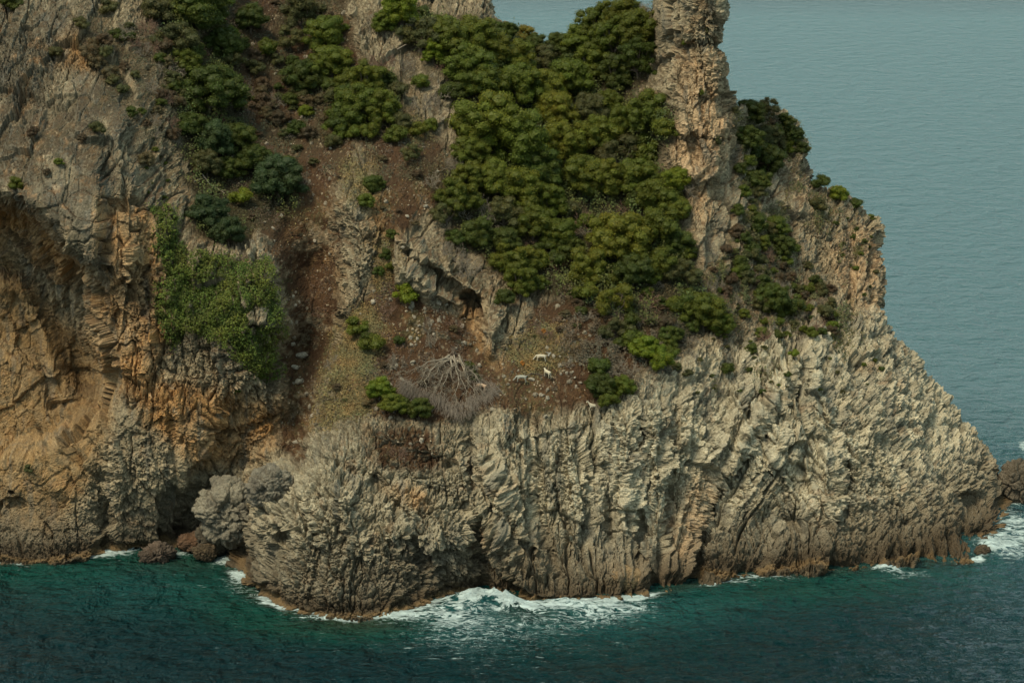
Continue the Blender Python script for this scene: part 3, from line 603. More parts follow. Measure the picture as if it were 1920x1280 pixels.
def wood_mat(name, cA, cB):
    m, nt, bs = mat_new(name); t = N(nt, "ShaderNodeTexCoord"); n = N(nt, "ShaderNodeTexNoise"); n.inputs['Scale'].default_value = 6; n.inputs['Detail'].default_value = 5
    r = N(nt, "ShaderNodeValToRGB"); r.color_ramp.elements[0].color = (*cA, 1); r.color_ramp.elements[1].color = (*cB, 1); r.color_ramp.elements[0].position = .35; r.color_ramp.elements[1].position = .65
    nt.links.new(t.outputs['Object'], n.inputs['Vector']); nt.links.new(n.outputs['Fac'], r.inputs[0]); nt.links.new(r.outputs[0], bs.inputs['Base Color']); bs.inputs['Roughness'].default_value = .85
    return m
bark = wood_mat("bark", (.05, .035, .022), (.13, .10, .07)); greywood = wood_mat("weathered_wood", (.13, .105, .075), (.26, .22, .16)); redtwig = wood_mat("reddish_twigs", (.12, .07, .045), (.22, .13, .085))

def crown_mesh(name, seed, nl, lobe, leaf, per, flat=.85, droop=-.25, spread=1.0, fuzz=.16):
    rng = np.random.default_rng(seed); L = []
    while len(L) < nl:
        d = unit(rng.normal(size=3)); 
        if d[2] < droop: continue
        rr = rng.uniform(.48, .80) if rng.random() < .8 else rng.uniform(.1, .5)
        c0 = d * rr * np.array([spread, spread, flat]); c0[2] += .62
        c0[:2] *= 1 + .25 * rng.normal() * .5
        L.append((c0, rng.uniform(*lobe)))
    Cn = np.array([l[0] for l in L]); Rn = np.array([l[1] for l in L])
    VV = []; FF = []; TT = []; off = 0; FT = []; 
    iv, ifc = ico(1)
    for i in range(nl):
        d = unit(rng.normal(size=(per, 3)) + np.array([0, 0, .35])); rad = Rn[i] * (1 - fuzz + 1.7 * fuzz * rng.random(per))[:, None]
        sq = np.array([1.12, 1.12, .82]); q = Cn[i] + d * rad * sq
        ok = np.ones(per, bool)
        for j in range(nl):
            if j != i: ok &= ((q - Cn[j]) ** 2).sum(1) > (Rn[j] * .72) ** 2
        q = q[ok]; d = d[ok]
        v, f = quads(q, unit(d + rng.normal(size=q.shape) * .55), leaf * rng.uniform(.6, 1.35, len(q)), rng)
        VV.append(v); FF.append(f + off); off += len(v)
        lt = rng.uniform(.78, 1.22); hue = rng.uniform(-.12, .14)
        t = lt * rng.uniform(.7, 1.35, len(q)); tc_ = np.stack([t * (1 + hue + .12 * rng.random(len(q))), t, t * (1 - hue)], 1)
        TT.append(np.repeat(tc_, 4, 0))
    for i in range(nl):
        v = iv * Rn[i] * .80 * (1 + .12 * rng.normal(size=(len(iv), 1))) * np.array([1.1, 1.1, .8]) + Cn[i]
        VV.append(v); FT.append(ifc + off); off += len(v); TT.append(np.full((len(v), 3), .8))
    me = new_mesh(name, np.concatenate(VV), Fq=np.concatenate(FF), Ft=np.concatenate(FT), smooth_sh=False)
    set_col(me, np.concatenate(TT), "tone"); me.materials.append(leafm)
    V = []; F = []
    tube(V, F, [(0, 0, -.45), (.02, .01, 0), (-.03, .02, .3)], [.075, .06, .045], 6)
    for i in list(range(0, nl, max(1, nl // 9)))[:9]:
        m = Cn[i] * .5 + rng.normal(size=3) * .05; m[2] = max(m[2], .3)
        tube(V, F, [(-.02, .015, .2), m, Cn[i]], [.04, .025, .012], 4)
    tm = new_mesh(name.replace("crown", "trunk"), np.array(V), Fq=F); tm.materials.append(bark)
    return me, tm
KIND = {}
KIND['oak'] = [crown_mesh("oak_crown", 10 + i, 96, (.11, .25), .030, 300, droop=-.75, fuzz=.34) for i in range(5)]
KIND['pine'] = [crown_mesh("pine_crown", 30 + i, 80, (.10, .22), .031, 280, flat=1.0, droop=-.6, spread=.92, fuzz=.34) for i in range(4)]
KIND['dome'] = [crown_mesh("dome_crown", 50 + i, 110, (.13, .23), .028, 260, flat=.85, droop=-.6, fuzz=.28) for i in range(3)]
KIND['loose'] = [crown_mesh("loose_crown", 70 + i, 30, (.12, .24), .034, 380, droop=-.6, fuzz=.45) for i in range(3)]
KIND['bush'] = [crown_mesh("bush_crown", 90 + i, 20, (.22, .38), .060, 230, flat=.75, droop=-.7, fuzz=.36) for i in range(5)]
print("crowns", round(time.time() - T0, 1))

def twig_mesh(name, seed, stems=9, up=.8, spread=1.0, depth=3, r0=.03, mat=None, droop=0.0):
    rng = np.random.default_rng(seed); V = []; F = []
    def grow(q, d, ln, r, lv):
        pts = [q]; 
        for k in range(2):
            d = unit(d + rng.normal(size=3) * .22 + np.array([0, 0, -droop])); q = q + d * ln / 2; pts.append(q)
        tube(V, F, pts, [r, r * .75, r * .5], 3)
        if lv > 0:
            for _ in range(rng.integers(3, 5)):
                grow(pts[1] * .4 + pts[2] * .6 if rng.random() < .5 else pts[2], unit(d + rng.normal(size=3) * .55), ln * rng.uniform(.55, .8), r * .6, lv - 1)
    for s in range(stems):
        a = rng.uniform(0, 2 * math.pi); e = rng.uniform(.2, 1) 
        grow(np.array([0, 0, -.1]), unit(np.array([math.cos(a) * spread, math.sin(a) * spread, up * e + .1])), .42, r0, depth)
    V = np.array(V); V[:, :2] /= max(.5, np.percentile(np.abs(V[:, :2]), 97)); V[:, 2] /= max(.6, np.percentile(V[:, 2], 98)) / 1.15
    me = new_mesh(name, V, Fq=F); me.materials.append(mat or greywood); return me
BARE = [twig_mesh("bare_bush", 5 + i, mat=greywood) for i in range(2)]; REDB = [twig_mesh("bare_bush", 15 + i, mat=redtwig, r0=.028) for i in range(2)]

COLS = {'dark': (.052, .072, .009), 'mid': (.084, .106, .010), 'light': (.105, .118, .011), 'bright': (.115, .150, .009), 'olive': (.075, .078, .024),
        'blue': (.036, .058, .017), 'yellow': (.17, .13, .015), 'brown': (.080, .058, .030), 'tan': (.10, .08, .036)}
NAMES = {'oak': "evergreen_oak", 'pine': "pine_tree", 'dome': "evergreen_tree", 'loose': "olive_tree", 'bush': "shrub"}
def plant(px_, py_, r, kind, colr, label, group=None, sq=1.0, cat=None, name=None):
    P_, n_ = hit(px_, min(py_ + .62 * r, 1200)); 
    if P_ is None: P_, n_ = hit(px_, py_ + 1.1 * r)
    if P_ is None: return None
    R_ = r * SCL(P_) * 1.16; cm, tm = random.choice(KIND[kind])
    base = COLS[colr]; j = random.uniform(.86, 1.14); w = random.uniform(-.07, .07); cc = (base[0] * j * (1 + w), base[1] * j, base[2] * j, 1)
    small = r < 26
    sc = (R_ * random.uniform(.94, 1.06), R_ * random.uniform(.85, 1), R_ * sq * random.uniform(.92, 1.08)); rz = random.uniform(0, 6.28)
    nm = NAMES[kind]; cat = cat or ("shrub" if kind == 'bush' else "tree")
    if small:
        o = link(name or (nm if kind != 'bush' else "shrub"), cm, label=label, cat="shrub", group=group); o.location = P_; o.scale = sc; o.rotation_euler[2] = rz; o.color = cc; return o
    e = bpy.data.objects.new(nm, None); col.objects.link(e); e.location = P_; e['label'] = label; e['category'] = cat
    if group: e['group'] = group
    e.empty_display_size = .5; e.scale = sc; e.rotation_euler[2] = rz
    a = link("crown", cm, parent=e); a.color = cc; link("trunk", tm, parent=e)
    return e

TREES = [
 (372, 22, 62, 'oak', 'dark', "big dark evergreen crown filling the top edge above the scrubby ledge"),
 (420, 88, 36, 'oak', 'dark', "dark round tree tucked under the crown at the top edge"),
 (332, 78, 42, 'loose', 'olive', "grey green bush beside the brambles near the top edge"),
 (300, 20, 34, 'bush', 'olive', "dull olive shrub at the top edge beside the grey cliff"),
 (470, 40, 34, 'oak', 'dark', "dark tree between the top edge crowns and the bare brown patch"),
 (348, 120, 30, 'oak', 'mid', "small green oak just above the large round tree"),
 (392, 176, 64, 'dome', 'dark', "large round dark evergreen standing alone above the vine cliff"),
 (438, 115, 26, 'bush', 'olive', "olive shrub on the shoulder of the large round tree"),
 (402, 268, 44, 'dome', 'blue', "blue green domed tree below the large round one"),
 (360, 235, 30, 'oak', 'dark', "dark shrub wedged between cliff edge and domed trees"),
 (448, 268, 38, 'oak', 'dark', "dark oak beside the grey broken rocks of the upper gully"),
 (480, 300, 34, 'oak', 'dark', "dark oak sloping down toward the red ravine"),
 (522, 342, 54, 'dome', 'blue', "dusky round tree overhanging the head of the red ravine"),
 (388, 312, 30, 'dome', 'olive', "greyish dome shrub above the fallen grey branches"),
 (430, 320, 30, 'oak', 'dark', "dark bush behind the fallen grey branches"),
 (392, 398, 40, 'oak', 'blue', "blue green bush at the top of the vine covered cliff"),
 (428, 438, 34, 'oak', 'blue', "dark spreading bush just over the vine mat"),
 (456, 372, 22, 'bush', 'bright', "bright green shrub beside the fallen grey branches"),
 (568, 28, 52, 'loose', 'olive', "hazy olive tree at the top edge above the brown patch"),
 (612, 70, 40, 'oak', 'mid', "green tree beside the stony chute at the top"),
 (545, 75, 30, 'loose', 'olive', "thin olive bush below the pale stones at the top"),
 (570, 148, 40, 'oak', 'dark', "dark low tree in the middle of the brown upper slope"),
 (622, 122, 42, 'oak', 'mid', "green tree leaning beside the stony chute"),
 (500, 95, 24, 'bush', 'mid', "green shrub on the edge of the brown patch"),
 (486, 190, 15, 'bush', 'dark', "tiny dark bush above the grey broken rocks"),
 (548, 188, 18, 'bush', 'dark', "small dark bush on the rim of the grey broken rocks"),
 (576, 210, 15, 'bush', 'bright', "bright green tuft on the grey broken rocks"),
 (690, 165, 42, 'pine', 'mid', "light topped upper half of the big tree beside the stony chute"),
 (668, 205, 50, 'pine', 'mid', "big rounded tree below the stony chute"),
 (716, 212, 40, 'pine', 'mid', "green tree at the edge of the grassy open slope"),
 (645, 232, 30, 'oak', 'dark', "dark skirt of foliage under the big rounded tree"),
 (752, 28, 42, 'pine', 'bright', "bright green bushy pine near the top edge"),
 (722, 48, 26, 'pine', 'mid', "small pine leaning over the stony chute top"),
 (790, 66, 44, 'loose', 'olive', "olive tree with bare branches showing below"),
 (842, 74, 48, 'dome', 'mid', "wide domed tree below the pale crest rocks"),
 (812, 100, 28, 'pine', 'bright', "vivid green tree above the grey brambles"),
 (892, 74, 44, 'dome', 'mid', "domed tree under the pale crest rocks near the notch"),
 (880, 122, 50, 'oak', 'mid', "broad green tree in the upper wood"),
 (930, 100, 40, 'oak', 'light', "light green tree just below the crest"),
 (948, 62, 26, 'oak', 'dark', "small dark tree on the crest below the notch rocks"),
 (985, 66, 20, 'bush', 'yellow', "yellow leaved shrub on the crest by the notch"),
 (1004, 88, 26, 'oak', 'dark', "dark shrub at the crest dip beside the yellow one"),
 (968, 120, 42, 'oak', 'mid', "green tree under the yellow shrub"),
 (1022, 118, 36, 'loose', 'olive', "grey green tree in the middle of the notch"),
 (1050, 90, 30, 'oak', 'dark', "dark tree on the saddle against the sea"),
 (1090, 80, 38, 'oak', 'mid', "green tree on the saddle below the tall pines"),
 (1118, 32, 46, 'pine', 'mid', "tall pine against the sea beside the notch"),
 (1168, 10, 50, 'pine', 'light', "tallest pine crown cut by the top edge"),
 (1204, 60, 46, 'pine', 'mid', "pine standing close to the rock tower"),
 (1150, 85, 46, 'pine', 'mid', "pine in the middle of the tall clump"),
 (1110, 128, 44, 'pine', 'mid', "pine at the foot of the tall clump"),
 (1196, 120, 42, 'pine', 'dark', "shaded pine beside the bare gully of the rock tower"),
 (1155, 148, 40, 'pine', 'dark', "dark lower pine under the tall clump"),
 (1070, 155, 44, 'oak', 'mid', "round oak below the saddle"),
 (905, 160, 46, 'oak', 'mid', "green oak above the great domed tree"),
 (850, 172, 26, 'bush', 'dark', "dark shrub in the hollow beside the grey brambles"),
 (968, 168, 48, 'dome', 'mid', "wide flat topped tree above the great domed tree"),
 (1022, 172, 40, 'oak', 'light', "light oak in the centre of the wood"),
 (915, 240, 66, 'dome', 'light', "great domed tree with a smooth mown looking top"),
 (968, 268, 66, 'dome', 'mid', "second great dome leaning on the first"),
 (885, 288, 38, 'oak', 'mid', "green lower edge of the great dome by the open slope"),
 (1045, 215, 44, 'oak', 'light', "pale green oak under the flat topped tree"),
 (1105, 212, 40, 'dome', 'olive', "greyish domed tree in the centre of the wood"),
 (1140, 200, 34, 'oak', 'mid', "oak between the grey dome and the tower side tree"),
 (1224, 218, 50, 'dome', 'mid', "large round tree pressed against the rock tower"),
 (1172, 232, 36, 'oak', 'mid', "green tree next to the large round one by the tower"),
 (1118, 260, 44, 'oak', 'mid', "oak with dark hollow below it in the wood"),
 (1060, 278, 48, 'pine', 'light', "light green pine beside the great domes"),
 (1160, 292, 42, 'loose', 'olive', "dull green tree above the grey rock patch"),
 (1210, 278, 28, 'bush', 'mid', "shrub under the large round tree by the tower"),
 (1012, 318, 46, 'oak', 'dark', "dark oak under the great domes"),
 (1085, 335, 48, 'oak', 'mid', "green oak in the lower centre of the wood"),
 (1140, 345, 44, 'pine', 'light', "bushy light pine above the small clearing"),
 (1195, 335, 44, 'dome', 'mid', "domed tree beside the grey rock patch"),
 (1232, 368, 42, 'oak', 'mid', "oak above the pale rib of the shoulder"),
 (1272, 338, 32, 'oak', 'bright', "bright shrub below the pink niche of the tower"),
 (880, 340, 36, 'pine', 'light', "light green crown at the border of the open slope"),
 (930, 345, 46, 'dome', 'mid', "smooth topped tree over the bare grey sapling"),
 (862, 375, 42, 'pine', 'mid', "yellowish green tree at the wood's lower corner"),
 (975, 365, 50, 'pine', 'light', "bright bushy tree beside the bare grey sapling"),
 (1030, 385, 38, 'pine', 'mid', "green tree above the small clearing's edge"),
 (838, 402, 34, 'loose', 'olive', "grey olive shrub over the ledge of pale rocks"),
 (945, 405, 40, 'loose', 'olive', "dusty olive crown behind the bare grey sapling"),
 (1000, 425, 40, 'oak', 'mid', "oak below the bright bushy tree"),
 (1050, 442, 34, 'oak', 'mid', "small oak at the foot of the clearing"),
 (895, 440, 34, 'oak', 'dark', "dark shrub above the grey dead brush"),
 (948, 455, 34, 'oak', 'dark', "dark oak above the lowest bright tree"),
 (1160, 452, 62, 'dome', 'light', "big rounded bright tree below the clearing"),
 (1228, 432, 46, 'oak', 'mid', "bluish green oak beside the big rounded tree"),
 (1262, 398, 34, 'oak', 'mid', "oak against the pale shoulder rocks"),
 (1268, 460, 36, 'oak', 'dark', "dark oak at the wood's border on the shoulder"),
 (1100, 510, 42, 'pine', 'light', "triangular light tree above the goats' slope"),
 (968, 492, 46, 'pine', 'light', "light bushy tree above the hanging outcrop"),
 (975, 535, 36, 'pine', 'mid', "lower bushy tree leaning over the hanging outcrop"),
 (945, 560, 20, 'bush', 'dark', "small dark shrub on top of the hanging outcrop"),
 (1068, 470, 30, 'oak', 'dark', "dark shrub between the two light trees"),
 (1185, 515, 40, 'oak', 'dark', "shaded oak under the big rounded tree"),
 (1235, 498, 38, 'oak', 'mid', "mid green oak above the bare pink bushes"),
 (1290, 515, 34, 'loose', 'olive', "olive shrub at the lower border of the wood"),
 (1154, 572, 40, 'loose', 'light', "feathery olive green tree above the goats"),
 (1150, 620, 28, 'loose', 'olive', "sparse shrub hanging below the feathery tree"),
 (1212, 655, 34, 'oak', 'bright', "bright green shrub on the brink of the pale cliff"),
 (1188, 640, 24, 'bush', 'mid', "mid green shrub beside the one on the brink"),
 (1240, 682, 24, 'bush', 'bright', "bright shrub lowest on the brink of the pale cliff"),
 (1256, 632, 28, 'oak', 'dark', "dark shrub above the brink of the pale cliff"),
 (1318, 590, 44, 'oak', 'mid', "dense green shrub on the shoulder above the pale cliff"),
 (1284, 580, 28, 'bush', 'dark', "dark shrub clinging beside the dense shoulder shrub"),
 (1352, 610, 28, 'oak', 'mid', "green shrub at the foot of the pale shoulder rib"),
 (1450, 562, 32, 'oak', 'dark', "dark rounded shrub in the middle of the rocky shoulder"),
 (1486, 578, 24, 'bush', 'dark', "dark low shrub next to the rounded one on the shoulder"),
 (1122, 692, 24, 'bush', 'dark', "upper part of the ivy dark bush by the lowest goat"),
 (1125, 725, 30, 'oak', 'dark', "dark green bush just above the lowest goat"),
 (1140, 752, 20, 'bush', 'mid', "green tuft touching the lowest goat's ledge"),
 (1168, 728, 26, 'oak', 'mid', "low green bush between dark bush and pale cliff"),
 (762, 550, 26, 'bush', 'bright', "vivid yellow green shrub alone on the ochre slope"),
 (665, 612, 24, 'bush', 'mid', "small green shrub on the dry grass beside the ravine"),
 (702, 646, 24, 'bush', 'mid', "darker shrub below the dry grass one"),
 (748, 640, 12, 'bush', 'dark', "tiny round shrub above the uprooted tree"),
 (688, 636, 14, 'bush', 'dark', "tiny shrub between the two dry grass shrubs"),
 (712, 732, 28, 'oak', 'bright', "bright shrub beside the uprooted dead tree"),
 (740, 758, 28, 'oak', 'mid', "green shrub beneath the dead tree's grey twigs"),
 (785, 768, 28, 'oak', 'dark', "dark green shrub under the dead tree above the grey lump"),
 (882, 690, 14, 'bush', 'dark', "small dark ivy clump behind the uprooted tree"),
 (893, 708, 11, 'bush', 'dark', "tiny green clump beside the pinkish goat"),
 (700, 350, 22, 'oak', 'dark', "dark upright shrub on the open red slope"),
 (682, 378, 20, 'bush', 'mid', "green shrub below the upright dark one"),
 (736, 440, 13, 'bush', 'dark', "small dark shrub at the tip of the pale ledge"),
 (722, 478, 13, 'bush', 'dark', "dark shrub in the crack beside the pale ledge"),
 (735, 502, 13, 'bush', 'mid', "green shrub midway down the crack beside the ledge"),
 (708, 510, 12, 'bush', 'dark', "low dark shrub at the foot of the crack"),
 (790, 158, 18, 'bush', 'mid', "green shrub above the grey brambles on the open slope"),
 (785, 245, 18, 'bush', 'light', "light shrub on the open grassy slope"),
 (808, 238, 16, 'bush', 'mid', "shrub touching the great domed tree's edge"),
 (770, 290, 22, 'loose', 'olive', "faded olive shrub halfway down the open slope"),
 (1295, 76, 19, 'dome', 'mid', "cushion shrub growing on the rock tower"),
 (1316, 175, 8, 'bush', 'mid', "tiny tuft in a crack of the rock tower"),
 (1330, 60, 11, 'bush', 'olive', "olive tuft high on the seaward face of the tower"),
 (1342, 264, 11, 'bush', 'olive', "olive tuft at the foot of the tower's seaward face"),
 (1405, 212, 30, 'oak', 'dark', "dark wind clipped tree on the shoulder's skyline by the tower"),
 (1440, 208, 24, 'loose', 'olive', "airy small tree on the skyline of the shoulder"),
 (1468, 228, 22, 'loose', 'dark', "dark small tree where the skyline starts to fall"),
 (1488, 256, 20, 'oak', 'dark', "dark shrub on the falling skyline"),
 (1400, 262, 30, 'oak', 'dark', "dark shrub in the lee of the tower"),
 (1436, 258, 28, 'oak', 'olive', "olive shrub mid way in the shoulder's upper thicket"),
 (1440, 305, 36, 'oak', 'dark', "dark thicket shrub between pale shoulder rocks"),
 (1420, 340, 26, 'oak', 'dark', "lower dark thicket shrub above the pale boulder"),
 (1388, 320, 15, 'bush', 'dark', "small shrub on the grey knob below the tower"),
 (1503, 280, 14, 'bush', 'dark', "dark shrub hugging the skyline above the pink face"),
 (1540, 345, 17, 'bush', 'dark', "dark clipped shrub on the skyline step"),
 (1575, 365, 19, 'bush', 'bright', "green clipped shrub on the skyline ledge"),
 (1603, 384, 15, 'bush', 'dark', "dark clipped shrub near the outer skyline corner"),
 (1634, 408, 9, 'bush', 'mid', "last tiny shrub at the outer skyline corner"),
 (1532, 385, 19, 'bush', 'olive', "olive shrub below the skyline ledge"),
 (1384, 395, 14, 'bush', 'dark', "dark tuft on the pale boulder of the shoulder"),
 (1420, 420, 20, 'bush', 'dark', "dark shrub under the pale boulder of the shoulder"),
 (1455, 430, 26, 'oak', 'mid', "green thicket shrub in the shoulder's middle"),
 (1468, 465, 26, 'oak', 'dark', "dark thicket shrub in the shoulder's middle"),
 (1490, 664, 11, 'bush', 'bright', "green tuft on the sharp white fin of rock"),
 (1478, 703, 9, 'bush', 'dark', "dark tuft beside the sharp white fin of rock"),
 (1526, 628, 11, 'bush', 'mid', "green tuft above the sharp white fin"),
 (1560, 612, 12, 'bush', 'bright', "bright tuft out on the pale karst slope"),
 (1362, 690, 15, 'bush', 'dark', "dark shrub in the cleft at the top of the pale cliff"),
 (1410, 655, 13, 'bush', 'dark', "dark shrub on a ledge beside the white fin"),
 (1430, 625, 14, 'bush', 'mid', "mid green shrub above the ledge near the white fin"),
 (1290, 700, 10, 'bush', 'olive', "olive tuft on top of the pale cliff"),
 (245, 210, 13, 'bush', 'dark', "dark shrub behind the grey upstanding rib"),
 (230, 170, 13, 'bush', 'olive', "olive shrub on the crest of the grey rib"),
 (105, 100, 15, 'bush', 'olive', "dull tuft high on the grey cliff face"),
 (182, 242, 15, 'bush', 'olive', "tuft at the foot of the grey rib"),
 (62, 248, 13, 'bush', 'brown', "brown tuft in the middle of the grey cliff"),
 (112, 304, 10, 'bush', 'mid', "green tuft above the orange band"),
 (28, 346, 15, 'bush', 'mid', "green tuft above the overhang at the picture's edge"),
 (88, 325, 9, 'bush', 'brown', "brown tuft above the overhang"),
 (155, 258, 10, 'bush', 'brown', "brown tuft beside the one under the grey rib"),
 (20, 8, 22, 'bush', 'dark', "dark shrub in the top corner of the grey cliff"),
 (200, 15, 20, 'bush', 'olive', "olive shrub at the top above the grey cliff"),
 (55, 880, 10, 'bush', 'olive', "olive tuft low on the tan cliff foot"),
 (444, 733, 8, 'bush', 'mid', "single green tuft on the orange rock below the vine"),
]
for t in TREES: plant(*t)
# smaller bushes that nothing tells apart
def rand_in(polys, n, rng, sep=9):
    pts = []; tries = 0
    while len(pts) < n and tries < n * 60:
        tries += 1; pl = polys[rng.integers(len(polys))]; a = np.array(pl, float)
        x, y = rng.uniform(a[:, 0].min(), a[:, 0].max()), rng.uniform(a[:, 1].min(), a[:, 1].max())
        if not inside_poly(pl, np.array([x]), np.array([y]))[0] or y < -60: continue
        if all((x - u) ** 2 + (y - v) ** 2 > sep * sep for u, v in pts): pts.append((x, y))
    return pts
rg_ = np.random.default_rng(3)
MARKS = [(1400,230,"the seaward skyline"),(1450,320,"the shoulder thicket"),(1385,380,"the pale shoulder boulder"),(1450,450,"the middle shoulder shrubs"),(1340,490,"the pale shoulder rib"),(1500,520,"the crest of the shoulder face"),(1450,565,"the dark rounded shoulder shrub"),
 (1530,600,"the top of the karst slope"),(1320,590,"the dense shoulder shrub"),(1300,400,"the grey slabs under the tower"),(1550,440,"the pink outer face"),(1495,670,"the sharp white fin"),(1600,560,"the outer face foot"),(1370,660,"the cleft over the fluted cliff"),
 (860,100,"the pale crest rocks"),(985,70,"the yellow shrub"),(1050,95,"the saddle"),(1150,60,"the tall pines"),(1225,215,"the large tree by the tower"),(930,250,"the great domed tree"),(1060,280,"the light pine"),(1130,230,"the grey dome"),(1140,340,"the small clearing's pines"),
 (1080,405,"the small clearing"),(910,400,"the bare grey sapling"),(860,350,"the wood's lower corner"),(1160,450,"the big rounded bright tree"),(1265,430,"the pale shoulder rocks"),(965,500,"the light bushy tree"),(1100,515,"the triangular light tree"),(1190,540,"the shaded oaks"),(1240,600,"the brink shrubs"),
 (390,180,"the large round dark tree"),(400,260,"the blue green dome"),(520,340,"the head of the red ravine"),(400,360,"the fallen grey branches"),(690,190,"the tree by the stony chute"),(340,60,"the top edge crowns"),(480,250,"the grey broken rocks"),(560,130,"the brown upper slope"),(620,40,"the stony chute"),
 (780,250,"the open grassy slope"),(780,360,"the round pale ledge stone"),(700,360,"the upright dark shrub"),(760,550,"the vivid yellow green shrub"),(850,600,"the cave mouth sand"),(670,640,"the dry grass shrubs"),(850,720,"the uprooted tree"),(950,640,"the hanging outcrop"),(1015,680,"the goats"),(1070,640,"the pale twisted branch"),(1130,720,"the dark bush by the lowest goat"),(1000,760,"the brink above the sea cliff"),(800,460,"the pale ledge"),
 (180,80,"the upper grey cliff rim"),(250,130,"the grey rib's top"),(280,250,"the broken rim beside the grey rib"),(300,330,"the cliff edge over the vine"),(220,40,"the olive shrub at the top")]
LAB_SEEN = set()
def near(x, y, what, opt=()):
    order = sorted(MARKS, key=lambda m: (m[0] - x) ** 2 + (m[1] - y) ** 2)[:9]
    for m in order:
        dx, dy = x - m[0], y - m[1]; rel = ("uphill of" if dy < 0 else "downhill of") if abs(dy) > abs(dx) else ("seaward of" if dx > 0 else "landward of")
        for w in (what,) + tuple(opt):
            lb = "%s %s %s" % (w, rel, m[2])
            if lb not in LAB_SEEN: LAB_SEEN.add(lb); return lb
    return lb
for x, y in rand_in(SCRUB[:1], 95, rg_, 12):
    c_ = rg_.choice(['dark', 'mid', 'olive', 'brown', 'mid', 'olive'])
    r_ = rg_.uniform(8, 19); plant(x, y, r_, 'bush', c_, near(x, y, ("wide " if r_ > 13 else "small ") + {"brown": "reddish brown bush", "olive": "olive bush", "dark": "dark bush", "mid": "green bush"}[c_]), "low bushes on the rocky shoulder", 1.0, name="shoulder_bush")
for x, y in rand_in([SCRUB[2], [(300,100),(350,100),(350,200),(300,200)], [(470,60),(620,160),(640,280),(480,240)]], 70, rg_, 13):
    c_ = rg_.choice(['olive', 'brown', 'tan', 'dark'])
    r_ = rg_.uniform(8, 20); plant(x, y, r_, 'bush', c_, near(x, y, ("wide " if r_ > 14 else "small ") + {"brown": "brown heath bush", "olive": "olive heath bush", "tan": "straw coloured heath bush", "dark": "dark heath bush"}[c_]), "heath bushes of the upper slope", 1.0, name="heath_bush")
for x, y in rand_in(WOOD[:1] * 7 + WOOD[1:], 95, rg_, 19):
    c_ = rg_.choice(['dark', 'mid', 'mid', 'olive']); plant(x, y, rg_.uniform(17, 25), 'bush', c_, near(x, y, {"dark": "dark undergrowth bush", "mid": "green undergrowth bush", "olive": "olive undergrowth bush"}[c_]), "undergrowth bushes in the wood", name="undergrowth_bush")
for x, y in rand_in([SOIL[1], SOIL[2], SOIL[2]], 75, rg_, 16):
    c_ = rg_.choice(['brown', 'brown', 'olive', 'tan'])
    plant(x, y, rg_.uniform(5, 12), 'bush', c_, near(x, y, {"brown": "low brown bush on red earth", "olive": "low olive bush on red earth", "tan": "low straw bush on red earth"}[c_]), "low bushes on the red earth", .7, name="low_bush")
KARSTB = [[(1300,600),(1600,590),(1660,700),(1600,760),(1450,740),(1300,740)], [(1560,380),(1650,430),(1640,560),(1580,560)], [(250,200),(300,260),(340,420),(280,380)]]
for x, y in rand_in(KARSTB, 60, rg_, 12):
    plant(x, y, rg_.uniform(3, 8), 'bush', rg_.choice(['dark', 'mid', 'olive']), near(x, y, "small crack tuft", ("tiny rock tuft",)), "tufts in the rock cracks", .8, name="rock_tuft")
print("plants", round(time.time() - T0, 1))

# bare and reddish bushes
def bare(px_, py_, r, meshes, label, sq=1.0, nm="bare_bush"):
    P_, _n = hit(px_, py_ + .5 * r)
    if P_ is None: return
    R_ = r * SCL(P_); o = link(nm, random.choice(meshes), label=label, cat="bare bush"); o.location = P_; o.scale = (R_, R_, R_ * sq); o.rotation_euler[2] = random.uniform(0, 6)
    return o
for a in [(912, 400, 24, BARE, "bare grey sapling standing against the green crowns", 1.6, "bare_tree"), (1088, 412, 24, REDB, "round reddish leafless bush in the small clearing"), (1170, 388, 17, REDB, "reddish leafless bush above the big rounded tree"),
          (1000, 462, 17, REDB, "pinkish leafless bush above the light bushy tree"), (1036, 492, 18, REDB, "pinkish leafless bush between the two light trees"), (905, 446, 18, REDB, "reddish leafless bush below the bare sapling"),
          (880, 500, 30, BARE, "grey dead brush above the ledge of pale rocks"), (850, 470, 26, BARE, "grey thorny brush beside the pale ledge"), (1215, 562, 24, REDB, "rusty leafless bush below the shaded oaks"), (1070, 425, 14, REDB, "low pinkish twigs at the clearing's edge"),
          (828, 180, 28, BARE, "grey bramble tangle beside the dark hollow"), (790, 192, 20, BARE, "paler grey brambles on the open slope"), (715, 115, 26, REDB, "brown leafless bush below the stony chute"), (760, 120, 22, BARE, "bare branched shrub under the olive tree"),
          (812, 642, 16, BARE, "drooping grey bush above the uprooted tree", 1.3), (745, 682, 18, BARE, "wispy grey bush beside the uprooted tree", 1.3), (800, 615, 9, BARE, "thin dead sapling above the drooping grey bush", 2.4), (330, 130, 22, BARE, "grey leafless bush near the upper grey cliff"),
          (235, 60, 20, BARE, "grey leafless bush at the cliff's upper rim"), (270, 95, 20, BARE, "grey leafless bush under the cliff's upper rim"), (1325, 530, 18, BARE, "grey leafless bush on the rocky shoulder"), (1420, 200, 12, REDB, "pink leafless bush on the shoulder's skyline"),
          (1095, 590, 20, BARE, "grey bush beside the feathery tree"), (1175, 690, 26, BARE, "grey leafless bush among the bushes over the pale cliff"), (1340, 720, 15, BARE, "grey bush in the cleft of the pale cliff"), (810, 340, 22, BARE, "purple grey brush at the wood's lower edge"),
          (850, 310, 22, BARE, "purple grey brush beside the great dome"), (745, 850, 18, REDB, "brown withered bush in the red hollow of the grey lump"), (1300, 640, 16, BARE, "grey withered bush beside the dense shoulder shrub")]:
    bare(*a)

